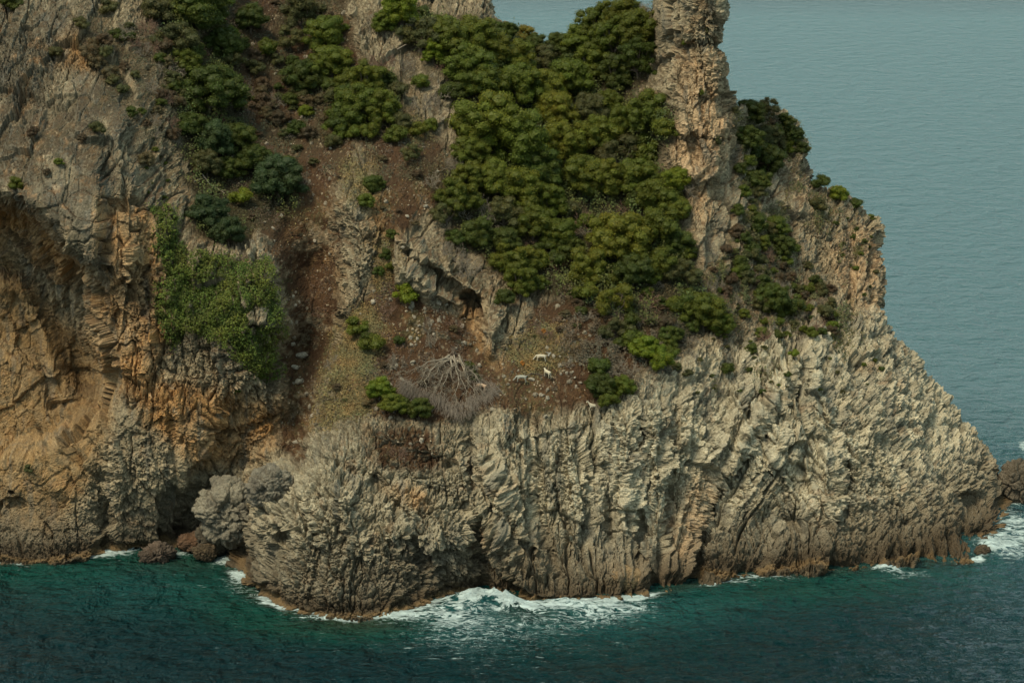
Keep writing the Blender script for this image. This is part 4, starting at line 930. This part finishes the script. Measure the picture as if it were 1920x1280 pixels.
for x, y in rand_in([WOOD[0], SOIL[2], SOIL[1], [(230,0),(340,20),(340,260),(290,300)], [(1300,450),(1500,450),(1540,620),(1380,640)]], 60, rg_, 26):
    if 740 < x < 940 and y > 640: continue
    red = rg_.random() < .4; bare(x, y, rg_.uniform(11, 20), REDB if red else BARE, near(x, y, "reddish leafless twiggy bush" if red else "grey leafless twiggy bush"), 1.1, nm="twiggy_bush")
# the uprooted tree
P0, nn = hit(850, 668); Pa, _ = hit(930, 700); Pb, _ = hit(845, 760)
e0 = np.array(P0); ax_ = (np.array(Pa) - e0); ay_ = (np.array(Pb) - e0) / 92.0; ax_ = (ax_ - ay_ * 32) / 80.0
lift_d = unit(np.array(nn) + np.array([0, -.8, .3]))
def on_slope(x, y, lift): return ax_ * (x - 850) + ay_ * (y - 668) + lift_d * lift
rngd = np.random.default_rng(12)
troot = bpy.data.objects.new("uprooted_tree", None); col.objects.link(troot); troot.location = P0
troot['label'] = "uprooted dead tree fanned out downhill with grey branches and hazy twigs"; troot['category'] = "dead tree"
ARC = [(772,704),(764,724),(776,738),(796,740),(818,752),(830,754),(850,770),(864,776),(884,766),(890,752),(912,748),(928,734),(886,722),(806,728),(842,735)]
bough = []
for k, (tx, ty) in enumerate(ARC):
    V = []; F = []; x, y = 850 + rngd.normal() * 7, 668 + abs(rngd.normal()) * 6; n_ = 9; pts = []; bx = 850 + (tx - 850) * .22
    for i in range(n_ + 1):
        s = i / n_; cx_ = (1 - s) ** 2 * x + 2 * s * (1 - s) * (848 + (tx - 850) * (.45 + .3 * (k % 4) / 3) ) + s * s * tx; cy_ = (1 - s) ** 2 * y + 2 * s * (1 - s) * (668 + (ty - 668) * .42) + s * s * ty
        pts.append(on_slope(cx_ + rngd.normal() * 3.6 * s, cy_ + rngd.normal() * 2.6 * s, .35 + 1.1 * math.sin(s * 2.2)))
    if k in (1, 6, 11, 14): pts = pts[:6]; n_ = 5      # snapped boughs
    tube(V, F, pts, [(.105 + .05 * (k % 3 == 0)) * (1 - .86 * i / n_) for i in range(n_ + 1)], 5)
    def twigs(pp, d, ln, r, lv):
        q = [pp]; 
        for _ in range(2): d = unit(d + rngd.normal(size=3) * .28); pp = pp + d * ln / 2; q.append(pp)
        tube(V, F, q, [r, r * .75, r * .5], 3)
        if lv:
            for _ in range(3): twigs(q[2] if rngd.random() < .5 else q[1], unit(d + rngd.normal(size=3) * .5), ln * .72, r * .62, lv - 1)
    for i in range(3, n_):
        d0 = unit(np.array(pts[i + 1 if i < n_ else i]) - np.array(pts[i - 1]))
        for _ in range(3): twigs(pts[i], unit(d0 + rngd.normal(size=3) * .6), rngd.uniform(.4, .9), .032, 2)
    link("bough", new_mesh("bough", np.array(V), Fq=F), greywood, parent=troot)
V = []; F = []
for k in range(2300):
    s = rngd.random(); i = rngd.integers(0, 12); i = 1 + i % 11; a0 = np.array(ARC[i], float); a1 = np.array(ARC[i + 1], float)
    if abs(a0[0] - a1[0]) > 60: continue
    q = a0 * (1 - s) + a1 * s + rngd.normal(size=2) * [7, 6] + [0, -2]; d = unit(q - np.array([850, 640])); ln = rngd.uniform(6, 15)
    l0 = rngd.uniform(.2, 1.2); p_a = on_slope(*q, l0); p_c = on_slope(*(q + d * ln + rngd.normal(size=2) * 3), l0 + rngd.uniform(-.3, .2))
    tube(V, F, [p_a, (p_a + p_c) / 2 + rngd.normal(size=3) * .05, p_c], [.020, .016, .008], 3)
tw = link("twigs", new_mesh("twigs", np.array(V), Fq=F), wood_mat("grey_twigs", (.13, .105, .08), (.23, .19, .145)), parent=troot, kind="stuff")
V = []; F = []
for k in range(9):
    a = rngd.uniform(0, 6.28); tube(V, F, [(0, 0, .3), (math.cos(a) * .5, .1, .45 + math.sin(a) * .35), (math.cos(a) * 1.0, .2, .5 + math.sin(a) * .7)], [.12, .07, .02], 4)
tube(V, F, [(0, .3, .2), (0, -.1, .35)], [.45, .25], 8)
link("root_plate", new_mesh("root_plate", np.array(V), Fq=F), bark, parent=troot)

# fallen branches and snags
def branch(name, pts_px, r, label, lift=.12, mat=None, side=6, seed=1, cat="dead branch"):
    rng = np.random.default_rng(seed); hp = [hit(x, y) for x, y in pts_px]; hp = [(np.array(a), np.array(b)) for a, b in hp if a is not None]
    if len(hp) < 2: return
    o0 = hp[0][0]; pts = [a - o0 + b * lift for a, b in hp]; V = []; F = []
    tube(V, F, pts, [r * (1 - .7 * i / len(pts)) for i in range(len(pts))], 6)
    for _ in range(side):
        i = rng.integers(0, len(pts) - 1); q = pts[i] * .5 + pts[i + 1] * .5; d = unit(unit(pts[-1] - pts[0]) + rng.normal(size=3) * .7); d[2] = abs(d[2]) * .6; l = rng.uniform(.3, .9)
        tube(V, F, [q, q + d * l * .5, q + unit(d + rng.normal(size=3) * .3) * l], [r * .4, r * .3, r * .12], 4)
    link(name, new_mesh(name, np.array(V), Fq=F), mat or greywood, label=label, cat=cat, loc=o0)
branch("fallen_branch", [(985, 707), (993, 702), (1001, 701), (1012, 703), (1024, 707)], .10, "dark crooked branch lying between the two middle goats", mat=bark, seed=2)
branch("fallen_branch", [(1060, 640), (1075, 642), (1090, 637), (1101, 641)], .07, "pale twisted branch on the red slope below the pale stones", seed=3)
branch("fallen_branch", [(375, 330), (392, 350), (405, 358), (420, 368)], .10, "upper fallen grey branch above the vine covered cliff", .5, seed=4, side=12)
branch("fallen_branch", [(400, 382), (415, 395), (428, 410), (436, 425)], .09, "lower fallen grey branch among the dark bushes over the vine", .6, seed=5, side=12)
branch("fallen_branch", [(360, 345), (372, 340), (384, 338)], .08, "short fallen branch at the edge of the cliff above the vine", .4, seed=6)
branch("fallen_branch", [(738, 92), (752, 84), (768, 80), (775, 72)], .10, "bare grey limb sticking out under the olive tree", .6, seed=7, side=10)
branch("dead_stump", [(1029, 669), (1030, 666), (1032, 662)], .12, "white splintered stump right behind the upper goat", .15, wood_mat("bleached_wood", (.2, .19, .16), (.36, .34, .29)), 9, 8, "stump")

# ------------------------------------------------------------------ the vine on the cliff and other leaf cover
def leaf_cover(name, poly_list, n, size, colr, label, cat=None, kind=None, lift=(.05, .55), thick=1.0, maskf=None, seed=4, puff=.9, asp=1.5):
    rng = np.random.default_rng(seed)
    m = samp(union(poly_list, 5), ux + 9 * n2, uy + 9 * n1 * 1.5) if maskf is None else maskf
    w = np.clip(m, 0, 1) ** 2 * (np.abs(Nf[:, 1]) * .5 + .5); w = w / w.sum(); ids = rng.choice(len(w), n, p=w)
    q = p2[ids].astype(float); nn_ = Nf[ids].astype(float); nn_ *= np.sign(-(nn_[:, 1:2]) + 1e-6); nn_ = unit(nn_ + np.array([0, -.3, .35]))
    hump = np.clip(.5 + puff * fbm(p2[ids] * .8 + 5, 3), 0.05, 1.7) * thick
    q = q + nn_ * (rng.uniform(*lift, n) * 1.0 * hump + hump * .25)[:, None] + rng.normal(size=q.shape) * .06
    V, F = quads(q, unit(nn_ + rng.normal(size=q.shape) * .6), size * rng.uniform(.6, 1.4, n), rng, asp)
    o0 = q.mean(0); ca = np.array(colr); t = rng.uniform(.6, 1.35, n) * (1 + .45 * fbm(p2[ids] * .8 + 5, 3)); hue = .25 * vnoise(p2[ids] * .5 + 8) + .1 * rng.normal(size=n)
    C_ = ca[None] * t[:, None] * np.stack([1 + hue, one[:n] if n <= len(one) else np.ones(n), 1 - .5 * hue], 1)
    me = new_mesh(name, V - o0, Fq=F, smooth_sh=False); set_col(me, np.repeat(np.clip(C_, .004, 1), 4, 0), "tone")
    return link(name, me, coverm, label=label, cat=cat, kind=kind, loc=o0)
VINE = [[(318,490),(380,486),(440,490),(470,500),(496,484),(508,500),(505,530),(522,560),(530,640),(530,712),(490,708),(460,690),(430,650),(400,635),(350,620),(325,660),(312,625),(285,585),(300,560)],
        [(290,382),(312,378),(330,420),(345,460),(360,465),(340,495),(330,540),(312,520),(300,450)]]
vm = samp(union(VINE, 5), ux + 12 * n2 + 8 * n1, uy + 14 * n1 + 14 * n2) * (1 - samp(poly_mask([(468,580),(492,578),(495,610),(478,640),(466,615)], 5), ux, uy))
leaf_cover("climbing_vine", VINE, 80000, .145, (.062, .082, .004), "bright green creeper mat hanging over the orange cliff by the ravine", "climbing plant", maskf=vm, thick=1.8, puff=1.6)
leaf_cover("heath", None, 90000, .13, (.062, .056, .024), "low brown and green heath over the upper slopes", kind="stuff", maskf=np.clip(M['scrub'] * .8 + M['soil'] * (.10 + .8 * (uy < 340)) * smooth(n1 + n2, -.2, .2) + M['wood'] * .5 + .10 * M['greytop'] * smooth(n2, .1, .4), 0, 1) * smooth(up_, .1, .45), seed=8, thick=1.1)
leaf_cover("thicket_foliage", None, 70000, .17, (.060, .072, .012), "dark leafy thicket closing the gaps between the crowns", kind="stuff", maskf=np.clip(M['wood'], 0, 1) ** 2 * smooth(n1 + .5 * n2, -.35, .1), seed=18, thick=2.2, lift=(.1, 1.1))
leaf_cover("shoulder_scrub", None, 42000, .12, (.082, .082, .024), "dark low scrub spread over the rocky shoulder", kind="stuff", maskf=np.maximum(samp(union(SCRUB[:2], 10), wx, wy) * smooth(n1 + n2 * .8, -.05, .2), .8 * samp(union([[(1500,300),(1560,380),(1650,440),(1600,560),(1640,640),(1520,700),(1400,720),(1280,700),(1300,620)]], 24), wx, wy) * smooth(n1 + n2 * .8, .14, .3)), seed=19, thick=1.0, lift=(.05, .7))
leaf_cover("dry_grass", None, 42000, .11, (.15, .115, .042), "dry straw coloured grass on the earth slopes", kind="stuff", maskf=np.clip(M['grass'] * .8 + M['soil'] * .10 * smooth(n1, -.1, .4), 0, 1) * smooth(up_, .1, .4), seed=9, thick=.45, asp=2.6)
leaf_cover("dry_litter", None, 36000, .12, (.075, .046, .026), "brown withered undergrowth on the red earth", kind="stuff", maskf=M['soil'] * smooth(n2 - n1, -.1, .4) * smooth(up_, .1, .4), seed=10, thick=.5, asp=2.2)
print("cover", round(time.time() - T0, 1))

leaf_cover("brown_scrub", None, 32000, .12, (.078, .060, .034), "brown and olive scrub trailing below the wood toward the pale cliff", kind="stuff", maskf=samp(poly_mask([(1010,560),(1280,540),(1400,600),(1380,660),(1260,720),(1190,760),(1100,690),(1030,640)], 24), wx, wy) * smooth(n1 + n2, -.2, .25), seed=29, thick=1.4, lift=(.05, .7), asp=2.0)
for x, y in rand_in([[(1040,560),(1300,540),(1390,620),(1250,700),(1130,680)]], 26, rg_, 17):
    c_ = rg_.choice(['olive', 'brown', 'mid', 'dark']); plant(x, y, rg_.uniform(9, 18), 'bush', c_, near(x, y, c_ + " scrub bush"), "scrub bushes below the wood", name="scrub_bush")
# ------------------------------------------------------------------ stones and boulders
def rock_mesh(name, seed, sub=2, sc=(1, 1, .8), amp=.35, col_a=(.42, .36, .26), col_b=(.2, .17, .12), size=1.0, wet=None, det=0):
    V, Fc = ico(sub); rng = np.random.default_rng(seed); q = (V * np.array(sc) * size).astype(F32); qs = q / size * 1.6 + seed * 7.7
    b, cr, rr = blocks(qs.astype(F32), 1.1, .9, seed % 50, .12, .3); d = amp * .6 * b + amp * .5 * fbm(qs.astype(F32), 3)
    if det:
        b2_, c2_, _ = blocks(qs.astype(F32) + 9, .4, .8, seed % 40 + 3, .14, .45); d = d + amp * .9 * b2_ + amp * .30 * fbm(qs.astype(F32) * 3, 4, .6, True) + amp * .12 * fbm(qs.astype(F32) * 9, 3, .6, True)
    q = q + V * d[:, None] * size
    t = np.clip(.5 + .9 * fbm(qs.astype(F32) * 1.3 + 4, 4), 0, 1); C_ = mixc(np.array(col_a, F32)[None] * np.ones((len(q), 1), F32), np.array(col_b, F32), t.astype(F32))
    if wet is not None: C_ = mixc(C_, C3(.06, .045, .028), smooth(q[:, 2] * 1.0, wet + .9, wet))
    me = new_mesh(name, q, Ft=Fc, smooth_sh=det > 0); set_col(me, C_); me.materials.append(ROCK); return me
STN = [rock_mesh("stone", 100 + i, 1, (1, .8, .7)) for i in range(6)] + [rock_mesh("stone", 120 + i, 1, (1, .8, .6), col_a=(.5, .44, .34), col_b=(.38, .33, .24)) for i in range(6)]
w_ = (M['soil'] * smooth(n2, -.3, .3) * (1 - .7 * M['grass']) + .05 * M['scrub']) * (uy > 20); w_ *= 1 + 2.5 * smooth(samp(union([[(740,440),(860,540),(900,640),(860,690),(770,640),(745,540)], [(640,0),(700,100),(700,190),(660,100)], [(1060,600),(1100,620),(1090,680),(1010,760),(1000,700)]], 12), ux, uy), .2, .8)
w_ = w_ / w_.sum(); ids = rg_.choice(len(w_), 1500, p=w_)
head = TERR["headland"]
Vs = []; Fs = []; Cs = []; off = 0
for k, i in enumerate(ids):
    r_ = rg_.uniform(.16, .42) if k < 280 else rg_.uniform(.07, .18)
    if k < 280:
        o = link("stone", STN[k % 12], parent=head); o.location = p2[i].astype(float) + Nf[i] * r_ * .1; o.scale = (r_, r_, r_); o.rotation_euler = rg_.uniform(0, 6, 3)
    else:
        v = ICO_V * r_ * rg_.uniform(.6, 1.1, 3) * (1 + .2 * rg_.normal(size=(12, 1))) + p2[i]; Vs.append(v); Fs.append(ICO_F + off); off += 12; Cs.append(np.repeat([C3(.42, .34, .23) * rg_.uniform(.5, 1.15)], 12, 0))
me = new_mesh("scree", np.concatenate(Vs), Ft=np.concatenate(Fs), smooth_sh=False); set_col(me, np.concatenate(Cs)); link("scree", me, ROCK, parent=head, kind="stuff")
# pale stones one can tell apart on the slope
for x, y, r_, lb in [(1073, 622, .42, "white angular stone alone on the red slope above the goats"), (1058, 640, .30, "small white stone beside the pale twisted branch"), (1050, 668, .26, "pale stone just above the middle goats"), (1088, 718, .30, "white stone on the path between goats and dark bush"), (1078, 708, .24, "small white stone uphill of the pair on the path"),
                     (820, 322, .35, "white stone on the open red slope beside the wood"), (755, 172, .35, "whitish stone on the grassy open slope"), (763, 406, .38, "round pale stone on the rim of the ledge"), (757, 462, .38, "round grey stone beneath the rim of the ledge"), (822, 566, .55, "oval grey boulder below the ledge"), (836, 570, .40, "smaller oval stone next to the boulder below the ledge"),
                     (700, 566, .5, "grey stone half buried in dry grass by the ravine"), (997, 712, .45, "pale curved rock just under the dark crooked branch"), (564, 668, .95, "round boulder stuck in the bed of the ravine"), (552, 690, .65, "second boulder below the round one in the ravine"), (560, 716, .7, "tan boulder lowest in the ravine bed"), (548, 645, .5, "small stone uppermost in the ravine bed"), (925, 768, .5, "upright tan stone at the tip of the grey twigs")]:
    P_, n_ = hit(x, y)
    if P_ is None: continue
    o = link("stone", random.choice(STN[6:] if r_ < .5 else STN), label=lb, cat="stone"); o.location = P_ + n_ * r_ * .2; o.scale = (r_, r_ * .9, r_ * .8); o.rotation_euler = (random.uniform(-.4, .4), random.uniform(-.4, .4), random.uniform(0, 6))

def boulder(px_, py_, w, h, label, seed, rot=(0, 0, 0), depth=.8, Yadd=0, z0=None, ca=(.33, .28, .19), cb=(.2, .17, .12), wet=None, sub=5, amp=.3):
    """centre pixel, half width and half height in px"""
    P_, n_ = hit(px_, py_) if z0 is None else (Vector(at0(np.array([px_]), np.array([z0]))[0]), None)
    if z0 is not None:
        Yd = P_.y + Yadd; c_ = Vector(atY(np.array([px_]), np.array([py_]), np.array([Yd]))[0])
    else: c_ = P_ + Vector((0, Yadd, 0))
    s = SCL(c_); a, b = w * s, h * s * 1.02
    me = rock_mesh("boulder", seed, sub, (a / a, depth, b / a), amp, ca, cb, a, wet=(-c_.z + wet) if wet is not None else None, det=1)
    o = link("boulder", me, label=label, cat="boulder", loc=c_); o.rotation_euler = [math.radians(v) for v in rot]; return o
boulder(432, 945, 58, 60, "large pale rounded boulder wedged in the cove", 3, (0, 8, 0), .8, -3.6, ca=(.28, .25, .18), cb=(.17, .15, .11), amp=.3)
boulder(510, 900, 44, 36, "tilted grey boulder resting above the cove against the lump", 4, (0, -22, 10), .8, -2.6, ca=(.25, .225, .165), cb=(.16, .14, .105), amp=.28)
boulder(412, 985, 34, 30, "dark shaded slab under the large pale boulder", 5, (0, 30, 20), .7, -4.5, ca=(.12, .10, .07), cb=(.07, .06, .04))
boulder(370, 1018, 34, 19, "reddish brown flat rock at the cove's waterline", 6, (0, 5, 0), .8, 0, z0=1032, ca=(.16, .09, .05), cb=(.10, .065, .04))
boulder(384, 1034, 22, 17, "small round wet rock in front of the reddish one", 7, (0, 0, 0), .8, -.5, z0=1048, ca=(.12, .085, .045), cb=(.08, .06, .04))
boulder(424, 1012, 28, 18, "brown wet rock between the pale boulder and the lump", 8, (0, 12, 0), .8, 0, z0=1030, ca=(.13, .09, .055), cb=(.08, .06, .04))
boulder(293, 1038, 33, 15, "low wedge shaped wet rock standing out in the cove", 9, (0, -6, 0), .6, 0, z0=1050, ca=(.14, .10, .07), cb=(.07, .055, .04), amp=.4)
boulder(1909, 906, 36, 46, "dark sea stack rock behind the tip of the headland", 10, (0, 8, 0), .9, 3, z0=948, ca=(.17, .14, .10), cb=(.09, .075, .05))
boulder(1842, 1032, 14, 11, "small wet rock at the tip in the white surf", 11, (0, 0, 0), .8, 0, z0=1040, ca=(.13, .10, .06), cb=(.07, .05, .035), sub=4)
boulder(1170, 1084, 34, 22, "smooth tan boulder at the foot of the fluted cliff", 12, (0, 0, 0), .6, .8, z0=1112, ca=(.30, .21, .11), cb=(.22, .15, .08), amp=.16)

# ------------------------------------------------------------------ goats
hairm, nt, bs = mat_new("goat_hair")
oi = N(nt, "ShaderNodeObjectInfo"); tcn = N(nt, "ShaderNodeTexCoord"); nz = N(nt, "ShaderNodeTexNoise"); nz.inputs['Scale'].default_value = 7; nz.inputs['Detail'].default_value = 4
mr = N(nt, "ShaderNodeMapRange"); mr.inputs['To Min'].default_value = .65; mr.inputs['To Max'].default_value = 1.2; nt.links.new(tcn.outputs['Object'], nz.inputs['Vector']); nt.links.new(nz.outputs['Fac'], mr.inputs['Value'])
sc_ = N(nt, "ShaderNodeVectorMath", operation='SCALE'); nt.links.new(oi.outputs['Color'], sc_.inputs[0]); nt.links.new(mr.outputs[0], sc_.inputs['Scale']); nt.links.new(sc_.outputs[0], bs.inputs['Base Color']); bs.inputs['Roughness'].default_value = .9
hornm = wood_mat("horn", (.06, .05, .04), (.14, .12, .09))
def goat_mesh(pose):
    """faces -X; z=0 at the hooves"""
    hd = {'graze': [(-.50, 0, .62), (-.66, 0, .42), (-.78, 0, .22), (-.90, 0, .12)], 'walk': [(-.52, 0, .80), (-.62, 0, .95), (-.74, 0, .98), (-.88, 0, .92)], 'look': [(-.50, 0, .76), (-.60, .05, .84), (-.72, .1, .80), (-.84, .14, .72)]}[pose]
    Vt = []; E = []; Rr_ = []
    def ch(pts, rs, root=None):
        prev = root
        for q, r in zip(pts, rs):
            Vt.append(q); Rr_.append(r); i = len(Vt) - 1
            if prev is not None: E.append((prev, i))
            prev = i
        return prev
    ch([(.10, 0, .62)], [(.17, .19)])
    ch([(.34, 0, .63), (.46, 0, .62)], [(.16, .17), (.13, .14)], 0); rump = 2
    ch([(-.14, 0, .62), (-.36, 0, .64)], [(.17, .20), (.14, .17)], 0); chest = 4
    ch(hd, [(.09, .11), (.075, .085), (.07, .075), (.04, .042)], chest); head_i = len(Vt) - 2
    ch([(.56, 0, .72), (.62, 0, .80)], [(.03, .03), (.018, .018)], rump)
    st_ = {'graze': (.04, -.05), 'walk': (.12, -.10), 'look': (-.03, .05)}[pose]
    for s in (-1, 1):
        o_ = st_[0] * s
        ch([(-.36, .09 * s, .46), (-.37 + o_ * .5, .10 * s, .27), (-.37 + o_, .10 * s, .03)], [(.06, .06), (.036, .036), (.03, .03)], chest)
        o_ = st_[1] * s
        ch([(.42, .10 * s, .46), (.40 + o_ * .4, .10 * s, .36), (.50 + o_ * .8, .10 * s, .22), (.46 + o_, .10 * s, .03)], [(.08, .08), (.055, .055), (.034, .034), (.03, .03)], rump)
        h = np.array(hd[2]); ch([tuple(h + [.03, .07 * s, .07]), tuple(h + [.05, .14 * s, .06])], [(.022, .022), (.012, .012)], head_i)
    me = bpy.data.meshes.new("goat_skeleton"); me.from_pydata(Vt, E, []); o = bpy.data.objects.new("goat_skeleton", me); col.objects.link(o)
    sk = o.modifiers.new("s", 'SKIN'); sv = me.skin_vertices[0].data
    for i, r in enumerate(Rr_): sv[i].radius = r; sv[i].use_root = (i == 0)
    sb = o.modifiers.new("u", 'SUBSURF'); sb.levels = 2
    bpy.context.view_layer.update(); dg = bpy.context.evaluated_depsgraph_get(); m2 = bpy.data.meshes.new_from_object(o.evaluated_get(dg)); bpy.data.objects.remove(o)
    for f in m2.polygons: f.use_smooth = True
    m2.materials.clear(); m2.materials.append(hairm); m2.name = "goat"
    return m2, hd[2]
GM = {k_: goat_mesh(k_) for k_ in ('graze', 'walk', 'look')}
def horn_mesh(h, s):
    V = []; F = []; h = np.array(h); tube(V, F, [h + [.0, .03 * s, .05], h + [.04, .05 * s, .15], h + [.12, .08 * s, .21], h + [.20, .11 * s, .20]], [.022, .018, .012, .004], 5)
    m = new_mesh("horn", np.array(V), Fq=F); m.materials.append(hornm); return m
for x, y, pose, rz, cc, lb in [(903, 732, 'graze', 35, (.42, .29, .19), "pinkish tan goat browsing at the tip of the uprooted tree"), (1014, 677, 'graze', 8, (.42, .37, .27), "uppermost white goat grazing in front of the splintered stump"),
                               (1026, 707, 'look', 55, (.43, .38, .27), "white goat turned away beside the end of the crooked branch"), (977, 716, 'graze', 4, (.27, .27, .22), "greyish white goat grazing below the crooked branch"),
                               (1113, 773, 'walk', 6, (.45, .41, .30), "white goat walking along the brink below the dark bush")]:
    P_, n_ = hit(x, y); m_, h_ = GM[pose]
    o = link("goat", m_, label=lb, cat="goat", loc=P_ + Vector((0, -.35, .25 if pose == 'walk' else .05))); o.color = (*cc, 1); o.scale = (1.18, 1.35, 1.18); o.rotation_euler = (0, math.radians(4), -math.radians(rz))
    for s in (-1, 1): link("horn", horn_mesh(h_, s), parent=o)
for x, y, lb in [(979, 686, "small orange withered plant uphill of the greyish goat"), (1019, 626, "small orange withered stalk below the hanging outcrop's slope")]:
    P_, n_ = hit(x, y); o = link("withered_plant", KIND['bush'][0][0], label=lb, cat="plant", loc=P_); o.color = (.45, .22, .05, 1); o.scale = (.32, .3, .55)
print("all", round(time.time() - T0, 1))
